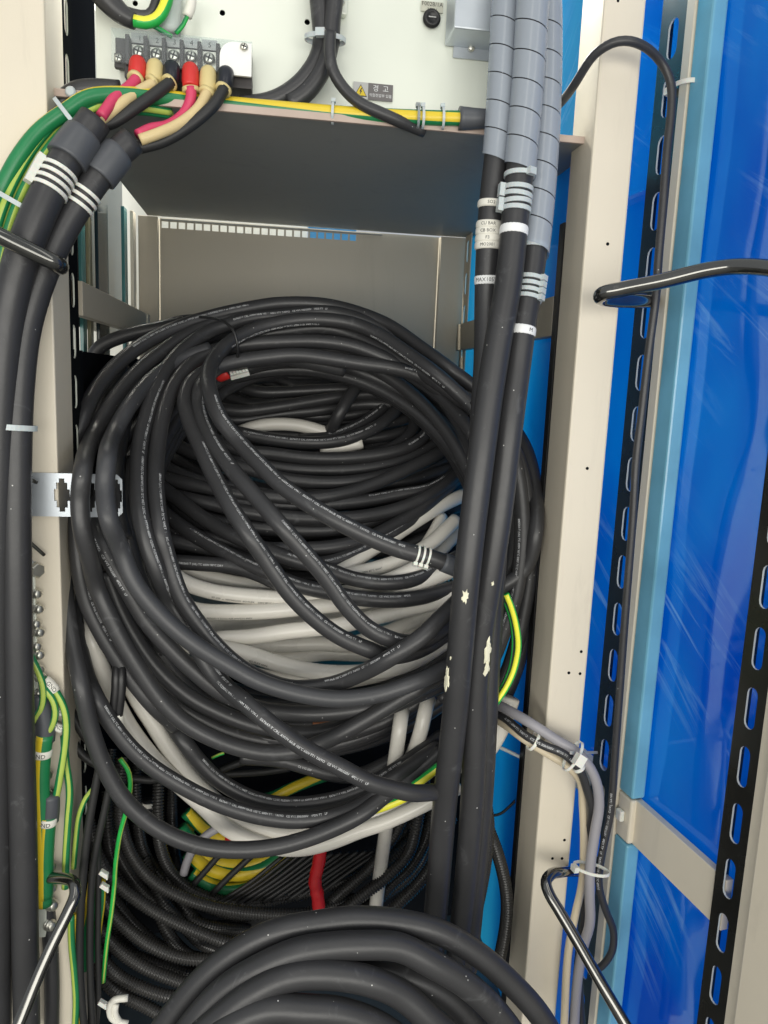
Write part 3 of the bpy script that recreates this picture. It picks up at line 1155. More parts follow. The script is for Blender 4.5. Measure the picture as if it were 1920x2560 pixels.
cable('black cable with long white print running diagonally down across the coil front',
      'B 1200,610,0.05 1080,515,0.04 950,420,0.03 830,325,0.02 700,240,0.01 560,185 430,160 A 1200,180 1080,190 970,215 840,260 720,345 630,445 570,565 530,690 500,820 490,950 490,1080 505,1200 540,1330 590,1470 C 640,200,0.02 720,330,0.02 800,465,0.015 900,605 1040,725,-0.04 1180,840,-0.06 1330,945,-0.06 1500,1035,-0.06 1650,1112,-0.06 D 760,1143,-0.055 860,1165,-0.05 990,1160,-0.03',
      'f', -0.01, txt=[(TXT_B, 575, 795, 0.5, True), (TXT_B + '     ' + TXT, 392, 960, -0.5, False), (TXT_A[60:] + TXT_B, 560, 1705, 0.25, False)])
cable('black cable loop right of the long printed one, ending in print rising at right',
      'B 1180,700,0.07 1060,600,0.05 940,510,0.03 830,440,0.02 700,380,0.01 560,330 400,308 200,310 A 1000,325 850,365 745,430 665,535 622,650 592,800 578,950 582,1100 602,1250 640,1400 C 705,185 790,315 885,435 1000,535 1120,600 1260,640 D 450,625 600,570,-0.02 750,490,-0.045 900,390,-0.045 1000,295,-0.03 1090,205,0.0 1180,120,0.05',
      'f', 0.0, txt=[(TXT, 360, 1200, -0.55, False), (TXT_B[14:], 810, 1715, -0.6, False)])
g_o, g_p = cable('frontmost black cable crossing the nest diagonally to a boot with three white ties',
      'B 1180,650,0.03 1100,575,0.02 980,470 830,362 700,275 560,218 400,198 A 1250,205 1080,245 950,312 872,395 840,480,-0.02 852,570,-0.03 900,690,-0.02 990,805 1100,922 1200,1020 1330,1112 1480,1202 1659,1292 B 800,1348 900,1375 1000,1405 1090,1440',
      'f', -0.035, txt=[(TXT_B, 950, 800, -0.7, True), (TXT_A[20:] , 800, 782, -0.7, False), (TXT, 540, 1000, -0.55, False)])
for k, (x, y) in enumerate(((1044, 1386), (1053, 1389), (1062, 1392))):
    tie_on(g_p, g_p.near(x, y), RB, NYLON, g_o, 1.2, 0.0026)
bt = Path([g_p.at(g_p.near(1110, 1405))[0], g_p.at(g_p.near(1140, 1420))[0]], 0.004)
tube('end_boot', bt, RB * 1.12, SHRINK, g_o, 18)
cable('black cable hanging from behind the tie, innermost left of the three diagonals',
      'B 1040,560,0.05 980,520,0.04 880,472,0.03 760,440,0.02 600,418,0.02 420,390,0.01 280,376 150,385 A 1000,405 900,430 820,465 755,515 725,600 745,700 800,830 870,980 950,1130 1040,1270 1130,1400 C 1250,170 1370,290 1500,385 1650,450 D 740,480,0.01 840,470,0.03 940,430,0.06 1040,360,0.07 1120,290,0.08',
      'f', -0.012, txt=[(TXT, 1010, 925, 0.5, True), (TXT, 505, 1115, -0.55, False)])
cable('middle black cable of the three crossing the nest diagonally',
      'B 520,450,0.09 380,420,0.07 250,396,0.055 A 1150,400,0.05 1000,415,0.04 900,432,0.02 840,480 802,550,-0.01 797,620 822,720 882,840 970,960 1080,1085 1200,1222 1320,1360 C 1430,90 1530,230 1640,340 D 750,395 850,415,0.02 950,390,0.05 1040,320,0.07 1130,230,0.08',
      'f', -0.02, txt=[(TXT_B, 500, 985, -0.5, False), (TXT, 715, 1300, -0.5, False)])
# behind those, left side
cable('black cable seen between the two outer left loops, print on its left flank',
      'A 420,440,0.05 320,600,0.05 250,800,0.05 205,1000,0.05 185,1200 195,1400 C 232,200 300,350 385,490 470,610 570,730 680,830,0.02',
      'f', 0.035, txt=[(TXT_B[24:], 195, 1420, -0.5, False), (TXT_A[:6], 310, 1680, -0.8, False)])
cable('black cable low on the coil with one full line of white print',
      'A 160,1250,0.06 C 160,200,0.06 190,400,0.05 230,570,0.03 275,680 345,800 440,925 560,1035 720,1135 900,1222 1100,1282 1300,1302 1500,1270 1659,1195 D 720,1130 870,1020,0.02 1000,930,0.04',
      'f', 0.012, txt=[(TXT, 248, 1768, -0.45, False)])
cable('black cable deep between worn loop and its neighbour on the left side',
      'A 400,900,0.06 310,1080,0.05 265,1200,0.03 310,1330 380,1450 C 440,150 525,295 640,430 770,555 890,650 1030,720 D 100,745 300,768 500,760 700,722 900,640 1050,570,0.03',
      'f', 0.015, txt=[(TXT_B[20:], 235, 1310, 0.45, False)])
cable('black cable emerging below the worn loop, dipping towards the copper strip',
      'C 330,60 400,250 500,430 600,560 740,680 900,765 1060,825 1250,865 D 400,860 560,815 720,745 900,670 1040,610,0.03',
      'f', 0.04)
cable('black cable of the small inner loop hanging low, print along its top',
      'C 560,640,0.05 640,790,0.03 715,900 790,1000 880,1090 1010,1170 1150,1215 1300,1222 1500,1190 1659,1125 D 800,1035 900,965 1010,880,0.02',
      'f', 0.055, txt=[(TXT, 505, 1885, -0.5, False)])
cable('faintly printed dark cable under the diagonal, near the green earth wires',
      'C 1000,985 1200,1000 1330,1035 1450,1070 D 560,1080 640,1060 760,1000 900,930', 'c', 0.12, txt=[('CE VVS 300', 745, 1915, 0.2, False)])
cable('dark back cable loop end poking out at the upper left of the coil',
      'A 330,470 285,430 268,390 300,335 420,280 570,245 720,215', 'c', 0.36, txt=[(TXT_B, 225, 910, -0.6, True)])
cable('thin dark cable hump behind the coil top, left of the tie', 'A 560,285 600,235 670,205 780,192 900,190', 'c', 0.42, r=0.0075)
cable('black cable just inside the outer loops at upper left',
      'A 980,250 800,300 640,380 520,500 440,650 400,800 385,950 390,1100 420,1300', 'f', 0.05)
cable('dark cable behind the two printed left loops',
      'A 470,900 440,1050 430,1200 450,1350 490,1480 C 520,150 600,290 700,400', 'f', 0.06, txt=[(TXT_B[10:40], 342, 1385, 0.3, False)])
# top of the coil, right-hand run
cable('third black cable from the top, arching over the nest to the right',
      'A 1000,290 1200,260 1400,240 B 520,260 640,310 780,385 900,455 1050,560 1180,655,0.03 1260,740,0.05', 'f', 0.01)
cable('black cable filling the coil top between the tie and the right', 'A 1000,360 1200,350 1400,345 B 560,360 700,400 850,470 980,560 1080,660 1170,780', 'f', 0.05)
# right rim behind the heavy cables
for i, (lab, sp, yb, tx) in enumerate((
    ('printed black cable down the right rim behind the heavy cables', 'B 1180,590 1300,740 1370,900 1405,1100 1412,1300 1395,1480 D 1370,200 1320,350 1270,480 1180,640 1050,760', 0.06, [(TXT, 1306, 1290, 0.4, False)]),
    ('black cable right of the printed rim cable, next to the post', 'B 1200,640 1340,800 1410,960 1440,1150 1450,1350 1445,1500 D 1420,250 1380,430 1320,600 1250,720', 0.085, None),
    ('dark rim cable half hidden behind the heavy cables', 'B 1280,900 1350,1050 1370,1250 1350,1450 D 1300,200 1240,400 1150,560 1000,700', 0.10, None),
    ('lowest black rim cable curling under the green wire', 'B 1460,1300 1455,1500 D 1430,300 1400,480 1340,650 1270,790 1150,900 1000,1010', 0.11, None),
)):
    cable(lab, sp, 'c', yb, txt=tx)

# ------------------------------------------------------------------ the nest inside the coil
nest = [
    ('printed black cable curling up at the right inside the coil, above the grey tip', 'A 740,600,0.03 840,690 900,735 1000,765 B 150,795 300,812 430,812 560,788 690,730 780,650 825,560 825,480 790,430', 0.0, [(TXT_A[60:] + TXT_B, 612, 1074, -0.45, False)]),
    ('inner twin of the curling printed cable, nearer the dark middle', 'B 300,800 430,785 540,752 640,700 725,630 768,550 770,480 740,440', 0.03, [(TXT_B[10:], 820, 1085, -0.45, False)]),
    ('black cable under the grey tip, curling tightly at right', 'A 760,730,0.02 880,800 1000,850 B 160,868 320,888 500,892 700,872 850,830 935,765 970,690 950,610 890,545', 0.0, [(TXT_B[50:], 1015, 1120, -0.3, False)]),
    ('black cable second below the grey tip', 'A 700,760,0.03 820,850 950,900 B 100,925 250,945 420,952 620,942 800,905 930,850 1040,760 1065,680 1020,610 960,560', 0.02, None),
    ('black cable third below the grey tip, mostly hidden at right', 'A 520,730,0.0 640,800 760,862 900,905 B 60,950 200,990 380,1012 560,1008 740,975 900,920 1020,850,0.02 1100,760,0.03', 0.0, None),
    ('long black cable dipping across the middle of the nest', 'A 480,950 600,985 760,1025 950,1062 B 150,1085 350,1092 540,1062 720,1000 880,925 1010,855 1085,765 1080,680 1020,600', -0.012, None),
    ('black cable with print climbing to the right below the long dipping one', 'A 600,1080,0.02 800,1110 B 60,1120 250,1128 480,1118 650,1100 800,1072 950,1045 1060,975 1120,880 1130,780 1090,680', 0.004, [(TXT_A[30:], 915, 1236, -0.7, False)]),
    ('thick-looking black cable sweeping up right beneath the climbing print', 'A 600,1060,0.03 760,1100 B -100,1130 0,1155 200,1183 400,1195 620,1182 800,1142 950,1075 1070,985 1140,880', -0.012, None),
    ('dark cable low in the nest, under the sweeping one', 'A 560,1110,0.02 800,1180 B 0,1228 250,1250 480,1245 680,1200 840,1140 980,1060 1100,960', 0.014, None),
    ('black cable above the grey stack, rising to the right', 'A 560,1230,0.02 760,1280 950,1310 B 80,1340 300,1345 480,1332 640,1290 790,1215 900,1150 1010,1060 1110,970', -0.004, None),
    ('short printed cable rising right over the upper grey cables', 'B 120,1400,0.03 330,1420 430,1415 560,1375 690,1310 830,1225 950,1150,0.01 1060,1080,0.03', 0.005, [(TXT_A, 805, 1395, -0.3, False)]),
    ('black cable ending the nest at lower right, over pale grey cables', 'A 540,990,0.0 640,1060 700,1105 800,1180 950,1270 1100,1335 1250,1392 1430,1445 B 560,1492 720,1515 860,1500 980,1450 1090,1385', -0.03, [(TXT_A[60:] + TXT_B, 720, 1395, -0.5, False)]),
    ('black cable crossing left to right below the middle, long white print', 'A 500,1070,0.0 600,1150 750,1262 900,1350 1050,1428 1180,1482 1300,1530 1450,1562 B 580,1590 750,1602 900,1588 1080,1535', -0.02, [(TXT, 480, 1325, -0.5, False)]),
    ('short printed black cable lying level at the left of the nest', 'A 520,1380,0.02 640,1405 800,1418 970,1432 1090,1470 1200,1520', -0.01, [('E80560-T (UL) TC 600V 90°C DRY', 455, 1408, 0.1, False)]),
    ('dark level cable at the left of the nest above the printed one', 'A 500,1250,0.02 610,1290 760,1325 900,1360 1050,1400 1200,1450,0.03', 0.0, None),
    ('black cable slanting down into the nest from the left loops', 'A 480,830 600,920 740,990 850,1020 1000,1040,0.02', 0.0, None),
    ('black cable bending under the three diagonals at left', 'A 540,960 640,1050 700,1150 800,1230 900,1290 1000,1310', 0.012, None),
    ('uppermost dark cable at the back of the opening', 'A 880,470 1000,530 B 100,560 300,555 450,548 600,548 780,570,0.03 900,620,0.04', 0.02, None),
    ('second dark cable at the back of the opening', 'A 880,640 B 0,655 200,632 400,600 640,570 780,575 900,620,0.04', 0.0, None),
    ('third dark cable at the back of the opening', 'A 880,690 B 0,700 200,670 400,650 620,620 780,630 880,680,0.04', 0.03, None),
    ('dark upright cable leaning across the back of the opening', 'B 380,880,0.12 420,810,0.10 490,680,0.02 550,580 610,500 680,420', -0.04, None),
    ('dark cable turning behind the curling ones', 'B 700,520 800,560 860,640 870,730 820,800 740,850 600,880,0.03', 0.02, None),
    ('dark cable second behind the curling ones', 'B 860,540 960,620 1000,720 990,800 900,860 760,900,0.03', 0.03, None),
    ('rearmost dark curve at the right inside the coil', 'B 960,560 1090,650 1150,780 1140,900 1050,1000,0.02', 0.04, None),
    ('dark cable at the very back left of the opening', 'A 700,620 850,560 1000,500 B 200,480 450,480 650,500 820,560', 0.05, None),
    ('dark cable crossing low at the back of the opening', 'A 880,560 1050,620 B 250,590 450,570 700,520 850,540', 0.05, None),
]
for lab, sp, yb, tx in nest:
    cable(lab, sp, 'i', yb, txt=tx, group='black cables inside the coil')

# the packed mass of cable behind: deep inside, beyond counting
rc_ = random.Random(21)
cv, cf = [], []


def add_core(pts, r):
    p = Path(pts, 0.014)
    v, f, c = rings(p.p, [r] * len(p.p), 10)
    k = len(cv)
    cv.extend(v)
    cf.extend(tuple(k + i for i in q) for q in f)


for k in range(34):
    cx, cy = 735 + rc_.uniform(-10, 10), 1385 + rc_.uniform(-20, 20)
    rl, rr_ = rc_.uniform(365, 520), rc_.uniform(475, 560)
    rt, rbm = rc_.uniform(470, 580), rc_.uniform(370, 490)
    pts = []
    ph = rc_.uniform(0, 6)
    for i in range(29):
        a = 2 * math.pi * i / 28
        px = cx + (rr_ if math.cos(a) > 0 else rl) * math.cos(a)
        py = cy + (rbm if math.sin(a) > 0 else rt) * math.sin(a)
        w = 0.12 + 0.6 * max(0, (1300 - py) / 1000.0) + 0.02 * math.sin(2 * a + ph) + 0.0018 * k
        pts.append(P(px, py, min(w, 0.5)))
    add_core(pts, RB)
for k in range(40):
    cy = 860 + 14.5 * k
    rx = rc_.uniform(360, 430) * min(1.0, 0.55 + 0.045 * k)
    sg = rc_.uniform(60, 130)
    pts = []
    for i in range(13):
        t = -1 + 2 * i / 12
        px = 770 + rx * t + rc_.uniform(-4, 4)
        py = cy + sg * (1 - t * t) + rc_.uniform(-5, 5)
        pts.append(P(px, py, min(0.56, dep_i(py) + 0.055 + 0.02 * (k % 3))))
    add_core(pts, RB)
core = mesh_obj('packed_cable_mass', cv, cf, BLK, None, True, origin=Vector(cv[0]))
tag(core, 'packed black cables deep inside the coil', 'cables', kind='stuff')

# pale grey cables
RG = 0.0115
PR1 = 'ST-3SP  x  NICHIGOH  EO-FLEX    600V 80°C 6mm²'
greys = [
    ('pale grey cable arch at the dark back of the coil', 'B -160,850,0.03 -60,790 40,745 150,722 300,728 430,765 520,800', 'c', 0.40, None),
    ('pale grey cut end with white tip inside the coil', 'B 400,850 500,838 610,812', 'c', 0.37, None),
    ('uppermost pale grey cable on the right, rising to the heavy cables', 'B 480,1470 560,1420 650,1352 760,1285 880,1205 1000,1132 1120,1075', 'i', 0.01, None),
    ('short grey cable curving up beside the white ties', 'B 860,1420 920,1340 970,1260 1010,1180', 'i', 0.03, None),
    ('pale grey cable with 600V print right of the nest', 'B 420,1500 560,1470 690,1440 830,1390 950,1320 1080,1200', 'i', 0.0, [('600V 80°C 6mm²', 905, 1430, 0.1, False, INKK)]),
    ('grey cable behind the 600V one', 'B 700,1500 850,1450 980,1370 1090,1260', 'i', 0.04, None),
    ('topmost pale grey cable of the left stack, printed below', 'C 540,-40,0.02 640,50 720,110 850,155 1050,182 1250,190 1450,175 D 620,140 800,80 950,0', 'c', 0.13, [(PR1, 530, 1496, 0.75, False, INKK)]),
    ('grey cable wedged above the left grey stack', 'C 680,20 800,70 950,105 1100,130 1300,140', 'c', 0.18, None),
    ('second pale grey cable of the left stack', 'C 600,170,0.02 700,225 800,255 950,262 1150,255 1350,235 1550,215 D 700,190 900,120 1060,50', 'c', 0.12, [('AWM1/3 3cmm A/B AWG16 600V', 515, 1546, 0.85, False, INKK)]),
    ('broad pale grey cable across the middle of the grey stack', 'C 700,440,0.02 800,420 900,395 1050,385 1250,355 1450,335 D 600,305 800,255 1000,205 1090,170', 'c', 0.105, None),
    ('brightest pale grey cable, bowing down across the stack', 'C 780,420,0.03 880,440 960,452 1060,475 1200,520 1380,558 1520,566 D 640,560 760,545 900,490 1040,400', 'c', 0.085, [('EO-FLEX 600V', 620, 1672, 0.8, False, INKK)]),
    ('grey cable under the broad one, middle right', 'C 1050,420 1200,425 1400,418 D 520,425 700,400 850,330 1000,245', 'c', 0.165, None),
    ('grey cable under the brightest one', 'C 1100,500 1300,480 1450,465 D 560,470 700,470 860,430 1000,360', 'c', 0.17, None),
    ('grey cable below the brightest one, at its left', 'C 980,545 1120,585 1300,612 1450,620 D 560,600 740,560 900,480', 'c', 0.145, None),
    ('pale grey cable rising right behind the printed diagonals', 'D 560,420 720,368 850,310 980,235 1090,165', 'c', 0.15, None),
    ('grey cable glimpsed between second and broad grey cables', 'C 780,320 950,325 1150,305 1350,290 1550,270 D 800,215 1000,160', 'c', 0.18, None),
    ('grey cable deep in the stack under the left black loops', 'C 560,480 680,540 800,600 950,640', 'c', 0.14, None),
    ('left grey cable running down behind the low black loops', 'C 190,180,0.06 220,290,0.03 250,380 300,520 370,690 450,840 560,985 660,1090 800,1215 950,1350 1150,1430 D 300,1442 450,1410 600,1352 720,1312 860,1250 980,1190 1100,1120', 'c', 0.07, None),
    ('right grey cable of the pair sagging at the coil bottom', 'C 420,560 490,700 560,810 640,940 740,1070 860,1190 1000,1300 1150,1355 D 250,1375 400,1345 560,1310 760,1252 960,1195 1100,1130', 'c', 0.085, None),
    ('grey cable passing down right of the heavy cables', 'D 1345,690 1310,800 1260,900 1200,980 1100,1050', 'c', 0.06, None),
    ('straight grey cable hanging down below the coil', 'D 850,560,0.09 830,680,0.06 805,790,-0.05 790,900,-0.06 770,1040,-0.05 745,1230 722,1400 697,1590 G 675,1050 660,1150', 'c', 0.13, None),
    ('grey cable beside the straight hanging one, cut off by black loops', 'D 990,540,0.06 960,640,0.03 930,740,-0.05 905,850,-0.06 865,970,-0.05 800,1080', 'c', 0.13, None),
]
for lab, sp, md, yb, tx in greys:
    rr = RG if 'hanging' not in lab else 0.0108
    if 'passing down right' in lab:
        rr = 0.0155
    if 'short grey' in lab or 'wedged' in lab:
        rr = 0.010
    cable(lab, sp, md, yb, r=rr, mt=GRY, txt=tx, name='grey_cable', group='pale grey cables of the coil')

# black binding tie at the coil's top and the oddments beneath it
p0 = [P(100 + a / 2, 700 + b / 2, y) for a, b, y in ((800, 185, 0.27), (860, 190, 0.25), (930, 215, 0.225), (970, 260, 0.215), (988, 330, 0.215), (985, 400, 0.23), (960, 450, 0.25))]
tag(tube('binding_wire', Path(p0, 0.004), 0.0022, BLKP, None, 8), 'thin black binding tie looped over the top of the coil', 'tie')
rc = lathe('red_terminal', P(541, 948, 0.27), P(566, 932, 0.27) - P(541, 948, 0.27), [(0, 0.004), (0.004, 0.0075), (0.016, 0.0105), (0.02, 0.010)], RED, None, 14)
tag(rc, 'small red insulated end cap beneath the coil tie', 'cap')
wsp = Path([P(577, 936, 0.27), P(622, 924, 0.27)], 0.003)
ws = empty('marker_ties', wsp.p[0].copy(), 'row of white marker ties just right of the red cap', 'cable tie')
for k in range(6):
    tie_on(wsp, wsp.L * (k + 0.3) / 6, 0.0062, NYLON, ws, 0.6, 0.0036)
tag(tube('yellow_core', Path([P(640, 918, 0.36), P(700, 900, 0.37)], 0.004), 0.005, YEL, None, 10), 'stub of yellow core in the dark opening of the coil', 'wire')

# copper strip glimpsed under the coil
cpa = P(782, 1815, 0.075)
cp = box('copper_strip', cpa.x, P(885, 1815, 0.075).x, 0.075, 0.09, P(800, 1823, 0.075).z, P(800, 1806, 0.075).z, COPPER, None, 0.001)
tag(cp, 'orange copper strip glimpsed between the black loops', 'busbar')

# ------------------------------------------------------------------ heavy vertical cables with spiral wrap
def spiral(pth, s0, s1, R, pitch, mt, parent):
    verts, faces = [], []
    seg = 26
    turns = (s1 - s0) / pitch
    n = int(turns * seg)
    nv = 4
    c0, t0 = pth.at(s0)
    ref = Vector((1, 0, 0))
    for i in range(n + 1):
        a = 2 * math.pi * i / seg
        for k in range(nv):
            s = s0 + pitch * i / seg + pitch * 0.955 * k / (nv - 1)
            s = min(s, pth.L)
            c, t = pth.at(s)
            u = (ref - t * ref.dot(t)).normalized()
            v = t.cross(u)
            rr = R
            verts.append(c + (u * math.cos(-a) + v * math.sin(-a)) * rr)
    for i in range(n):
        for k in range(nv - 1):
            faces.append((i * nv + k, i * nv + k + 1, (i + 1) * nv + k + 1, (i + 1) * nv + k))
    o = mesh_obj('spiral_wrap', verts, faces, mt, parent, True, origin=verts[0].copy())
    return o


def heavy(label, spec, r, wrap=None, pitch=0.031, mtl=BIG, sides=22):
    p = Path(path(spec, 'c', 0.0), 0.008)
    o = tube('heavy_cable', p, r, mtl, None, sides)
    tag(o, label, 'cable', 'heavy black cables')
    if wrap:
        spiral(p, 0.0, p.near(*wrap), r * 1.17, pitch, SPIRAL, o)
    return o, p


VA, va = heavy('left heavy black cable with five white marker sleeves under its spiral wrap',
               'S 1272,-60,0.01 1266,0,0.01 1256,180,0.005 1243,375,0.0 1232,470,0 1224,560,0 1219,650,0 1216,760,0 1214,900,-0.01 1205,1050,-0.02 1195,1250,-0.02 1180,1500,-0.02', 0.0148, (1243, 372))
VB, vb = heavy('middle heavy black cable with five grey ties, running full height',
               'S 1336,-60,-0.02 1332,0,-0.02 1320,200,-0.02 1304,380,-0.025 1290,520,-0.03 1272,700,-0.04 1246,850,-0.05 1222,1000,-0.06 1202,1150,-0.07 1183,1300,-0.075 1166,1450,-0.08 1153,1600,-0.075 1136,1800,-0.06 1113,2000,-0.04 1096,2200,-0.02 1080,2400,0.0', 0.0162, (1304, 385), 0.0315)
VC, vc = heavy('right heavy black cable, thick at the bottom, with four ties below its wrap',
               'S 1362,-60,0.015 1366,60,0.015 1364,250,0.01 1355,420,0.0 1338,600,-0.01 1322,720,-0.02 1306,820,-0.03 1293,920,-0.035 1276,1050,-0.045 1261,1180,-0.05 1243,1320,-0.055 1221,1460,-0.055 1200,1600,-0.05 1188,1750,-0.045 1186,1900,-0.04 1178,2050,-0.03 1160,2250,-0.01 1140,2420,0.01', 0.0162, (1336, 612), 0.0325)
VD, vd = heavy('fourth heavy black cable hidden behind the others, showing at the lower right',
               'S 1238,1350,-0.01 1225,1560,-0.015 1215,1750,-0.02 1205,1950,-0.02 1190,2150,-0.01 1165,2420,0.01', 0.0165)
for y, tx in ((507, 'SO2'), (560, 'CU BAR'), (578, 'CB BOX'), (596, 'F3'), (615, 'MO2001')):
    s = va.near(1222, y)
    sleeve(va, s, 0.0160, 0.0088, SLEEVE, VA, tx, 0.0052, 0.10 if tx != 'SO2' else 0.0)
sleeve(va, va.near(1216, 704), 0.0149, 0.0115, TAPE, VA, 'MAX105°C', 0.0066, 0.0, 'label_tape')
for k, y in enumerate((444, 470, 488, 514, 531)):
    tie_on(vb, vb.near(1292, y), 0.0162, NYLONG, VB, (1.25 if k else -0.75), 0.0052, 0.0016, skew=0.05 * ((k * 7) % 3 - 1), hs=1.5)
sleeve(vb, vb.near(1288, 582), 0.0163, 0.0115, TAPE, VB, None, name='label_tape')
for y in (702, 716, 730, 745):
    tie_on(vc, vc.near(1320, y), 0.0162, NYLONG, VC, -1.0, 0.0048, 0.0016, hs=1.3)
sleeve(vc, vc.near(1305, 836), 0.0163, 0.0115, TAPE, VC, 'M', 0.0066, -0.65, 'label_tape')
tie_on(vc, vc.near(1337, 622), 0.0165, NYLONG, VC, None, 0.006)
flake(vb, vb.near(1170, 1488), 0.0162, 0.0, 0.0095, 0.0052, PAINTF, VB, 3)
flake(vb, vb.near(1133, 1690), 0.0162, 0.95, 0.019, 0.0060, PAINTF, VB, 5)
flake(vb, vb.near(1150, 1632), 0.0162, 0.7, 0.003, 0.0012, PAINTF, VB, 8)
flake(vc, vc.near(1225, 1620), 0.0162, -0.75, 0.021, 0.0065, PAINTF, VC, 11)
flake(vc, vc.near(1226, 1660), 0.0162, -0.8, 0.013, 0.0060, PAINTF, VC, 13)
flake(vc, vc.near(1216, 1452), 0.0162, -0.3, 0.0035, 0.002, PAINTF, VC, 17)

# ------------------------------------------------------------------ big coil at the bottom
for lab, sp, yb, rr in (
    ('outermost thick loop of the bottom black coil', 'G -560,1960 -430,1700 -290,1490 -140,1335 30,1215 190,1137 370,1090 560,1070 780,1085 980,1140 1170,1240 1340,1380 1490,1550 1610,1750 1680,1900', -0.135, 0.0148),
    ('second thick loop of the bottom black coil', 'G -400,1860 -270,1640 -90,1450 100,1325 290,1245 450,1210 600,1195 790,1220 950,1285 1110,1390 1260,1530 1390,1700 1470,1880', -0.165, 0.0158),
    ('thin-looking loop sunk between second and third of the bottom coil', 'G 560,1330 720,1335 880,1385 1030,1470 1160,1590 1260,1720 1330,1850', -0.15, 0.0148),
    ('third thick loop of the bottom black coil', 'G -330,1860 -220,1690 -90,1550 60,1450 230,1382 420,1356 640,1390 810,1465 960,1570 1100,1700 1200,1850', -0.185, 0.0160),
    ('innermost pale-lit loop of the bottom black coil', 'G -260,1820 -120,1670 0,1585 150,1535 320,1520 500,1545 680,1615 860,1740 980,1850', -0.20, 0.0165),
    ('lowest loop of the bottom black coil, cut by the picture edge', 'G -60,1780 100,1690 300,1665 480,1690 640,1760 740,1840', -0.215, 0.0165),
):
    jr = random.Random(lab)
    p = Path([q + Vector((jr.uniform(-1, 1), jr.uniform(-1, 1), jr.uniform(-1, 1))) * 0.0022 for q in path(sp, 'c', yb)], 0.009)
    tag(tube('heavy_cable', p, rr, BIG, None, 22), lab, 'cable', 'heavy black cables of the bottom coil')

# ------------------------------------------------------------------ corrugated conduits
def conduit(label, spec, Yb, r=0.0097, cat='conduit', per=0.0044):
    q = path(spec, 'c', Yb)
    e = (q[-1] - q[-2]).normalized() * 0.07 + Vector((0, 0.03, 0))
    b = (q[0] - q[1]).normalized() * 0.05 + Vector((0, 0.03, 0))
    if 'hanging' not in label:
        q = [q[0] + b] + q + [q[-1] + e]
    p = Path(q, per / 4)
    pts = p.p
    rr = [r * (1.0 if (i % 4) in (0, 1) else 0.80) for i in range(len(pts))]
    v, f, c = rings(pts, rr, 12)
    o = mesh_obj('corrugated_conduit', v, f, CORR, None, True, origin=pts[0].copy())
    return tag(o, label, cat, 'black corrugated conduits')


for lab, sp, yb in (
    ('corrugated conduit curving widest across the lower cabinet to the bottom coil', 'E 600,480 610,620 660,760 760,880 900,960 1050,1010 1220,1040 1400,1052 1560,1045', 0.12),
    ('uppermost corrugated conduit swinging up to the red tape at right', 'E 790,560 800,700 850,830 950,925 1080,978 1250,995 1400,975 1550,940 1700,895 1830,840 1950,770', 0.16),
    ('corrugated conduit third down, straight towards the bottom coil', 'E 490,760 540,850 620,930 730,1010 860,1082 1000,1142 1150,1195', 0.10),
    ('corrugated conduit slanting steeply under the widest one', 'E 590,740 640,840 710,930 800,1010', 0.15),
    ('short steep corrugated conduit in the middle', 'E 800,960 860,1040 930,1120 1000,1190', 0.14),
    ('corrugated conduit fifth down, flattening to the right', 'E 500,930 560,1050 680,1160 800,1230 920,1270 1060,1275', 0.09),
    ('short corrugated conduit between the third and fifth', 'E 560,960 640,1070 740,1170 830,1230', 0.125),
    ('corrugated conduit sixth down at the left', 'E 490,1110 580,1220 710,1310 840,1368 950,1400', 0.08),
    ('corrugated conduit seventh down at the left', 'E 500,1260 590,1360 710,1420 860,1465', 0.07),
    ('lowest corrugated conduit by the white wire loop', 'E 520,1380 610,1455 720,1508 830,1560', 0.07),
    ('short corrugated conduit dropping to the bottom coil', 'E 900,990 980,1080 1060,1150 1130,1200', 0.16),
    ('hidden corrugated conduit under the flattening one', 'E 820,1110 880,1200 950,1260 1020,1290', 0.13),
    ('small corrugated conduit behind the sixth', 'E 640,1240 760,1290 860,1320 940,1350', 0.12),
    ('corrugated conduit right of the red tape, rising steeply', 'G 380,1060 500,950 640,830 740,700 800,600', 0.14),
    ('corrugated conduit left of the heavy cables, middle', 'G 500,1040 620,950 740,860 840,750 880,620', 0.12),
    ('corrugated conduit left of the heavy cables, lowest', 'G 700,1080 800,990 900,890 960,800', 0.10),
    ('dark corrugated conduit behind the straight grey cable', 'G 560,850 700,780 800,680 860,580', 0.2),
    ('dark corrugated conduit deep behind, low', 'G 620,1000 760,930 880,820 940,700', 0.2),
    ('corrugated conduit hanging right of the heavy cables, nearer one', 'G 1180,360 1220,470 1240,600 1232,740 1208,900 1172,1060 1120,1200', 0.02),
    ('corrugated conduit hanging against the blue side film', 'G 1240,620 1285,740 1320,870 1335,1000 1325,1130 1290,1310', 0.05),
    ('corrugated conduit filling in under the uppermost one', 'E 690,600 720,740 800,860 900,940 1000,1000 1150,1050', 0.18),
    ('corrugated conduit behind the third one down', 'E 540,640 560,760 640,880 760,970 900,1050 1040,1110', 0.155),
    ('corrugated conduit low behind the seventh', 'E 600,1180 700,1280 820,1330 940,1340', 0.14),
    ('corrugated conduit right of the straight grey cable', 'G 660,1010 760,900 850,820 920,700 950,590', 0.15),
    ('upright dark conduit at the back, first', 'E 540,420 545,600 560,760', 0.22),
    ('upright dark conduit at the back, second', 'E 680,430 685,600 720,760', 0.26),
    ('upright dark conduit at the back, third', 'E 860,460 865,620 880,760', 0.26),
):
    conduit(lab, sp, yb)
ge = Path(path('E 742,560 742,510 742,480', 'c', 0.2), 0.004)
o = tube('conduit_end', ge, 0.0095, BLKP, None, 16)
tag(o, 'black conduit stub with a grey ring below the coil', 'conduit')
tie_on(ge, ge.L * 0.8, 0.0095, GRY, o, None, 0.007, 0.0012, name='grey_ring')

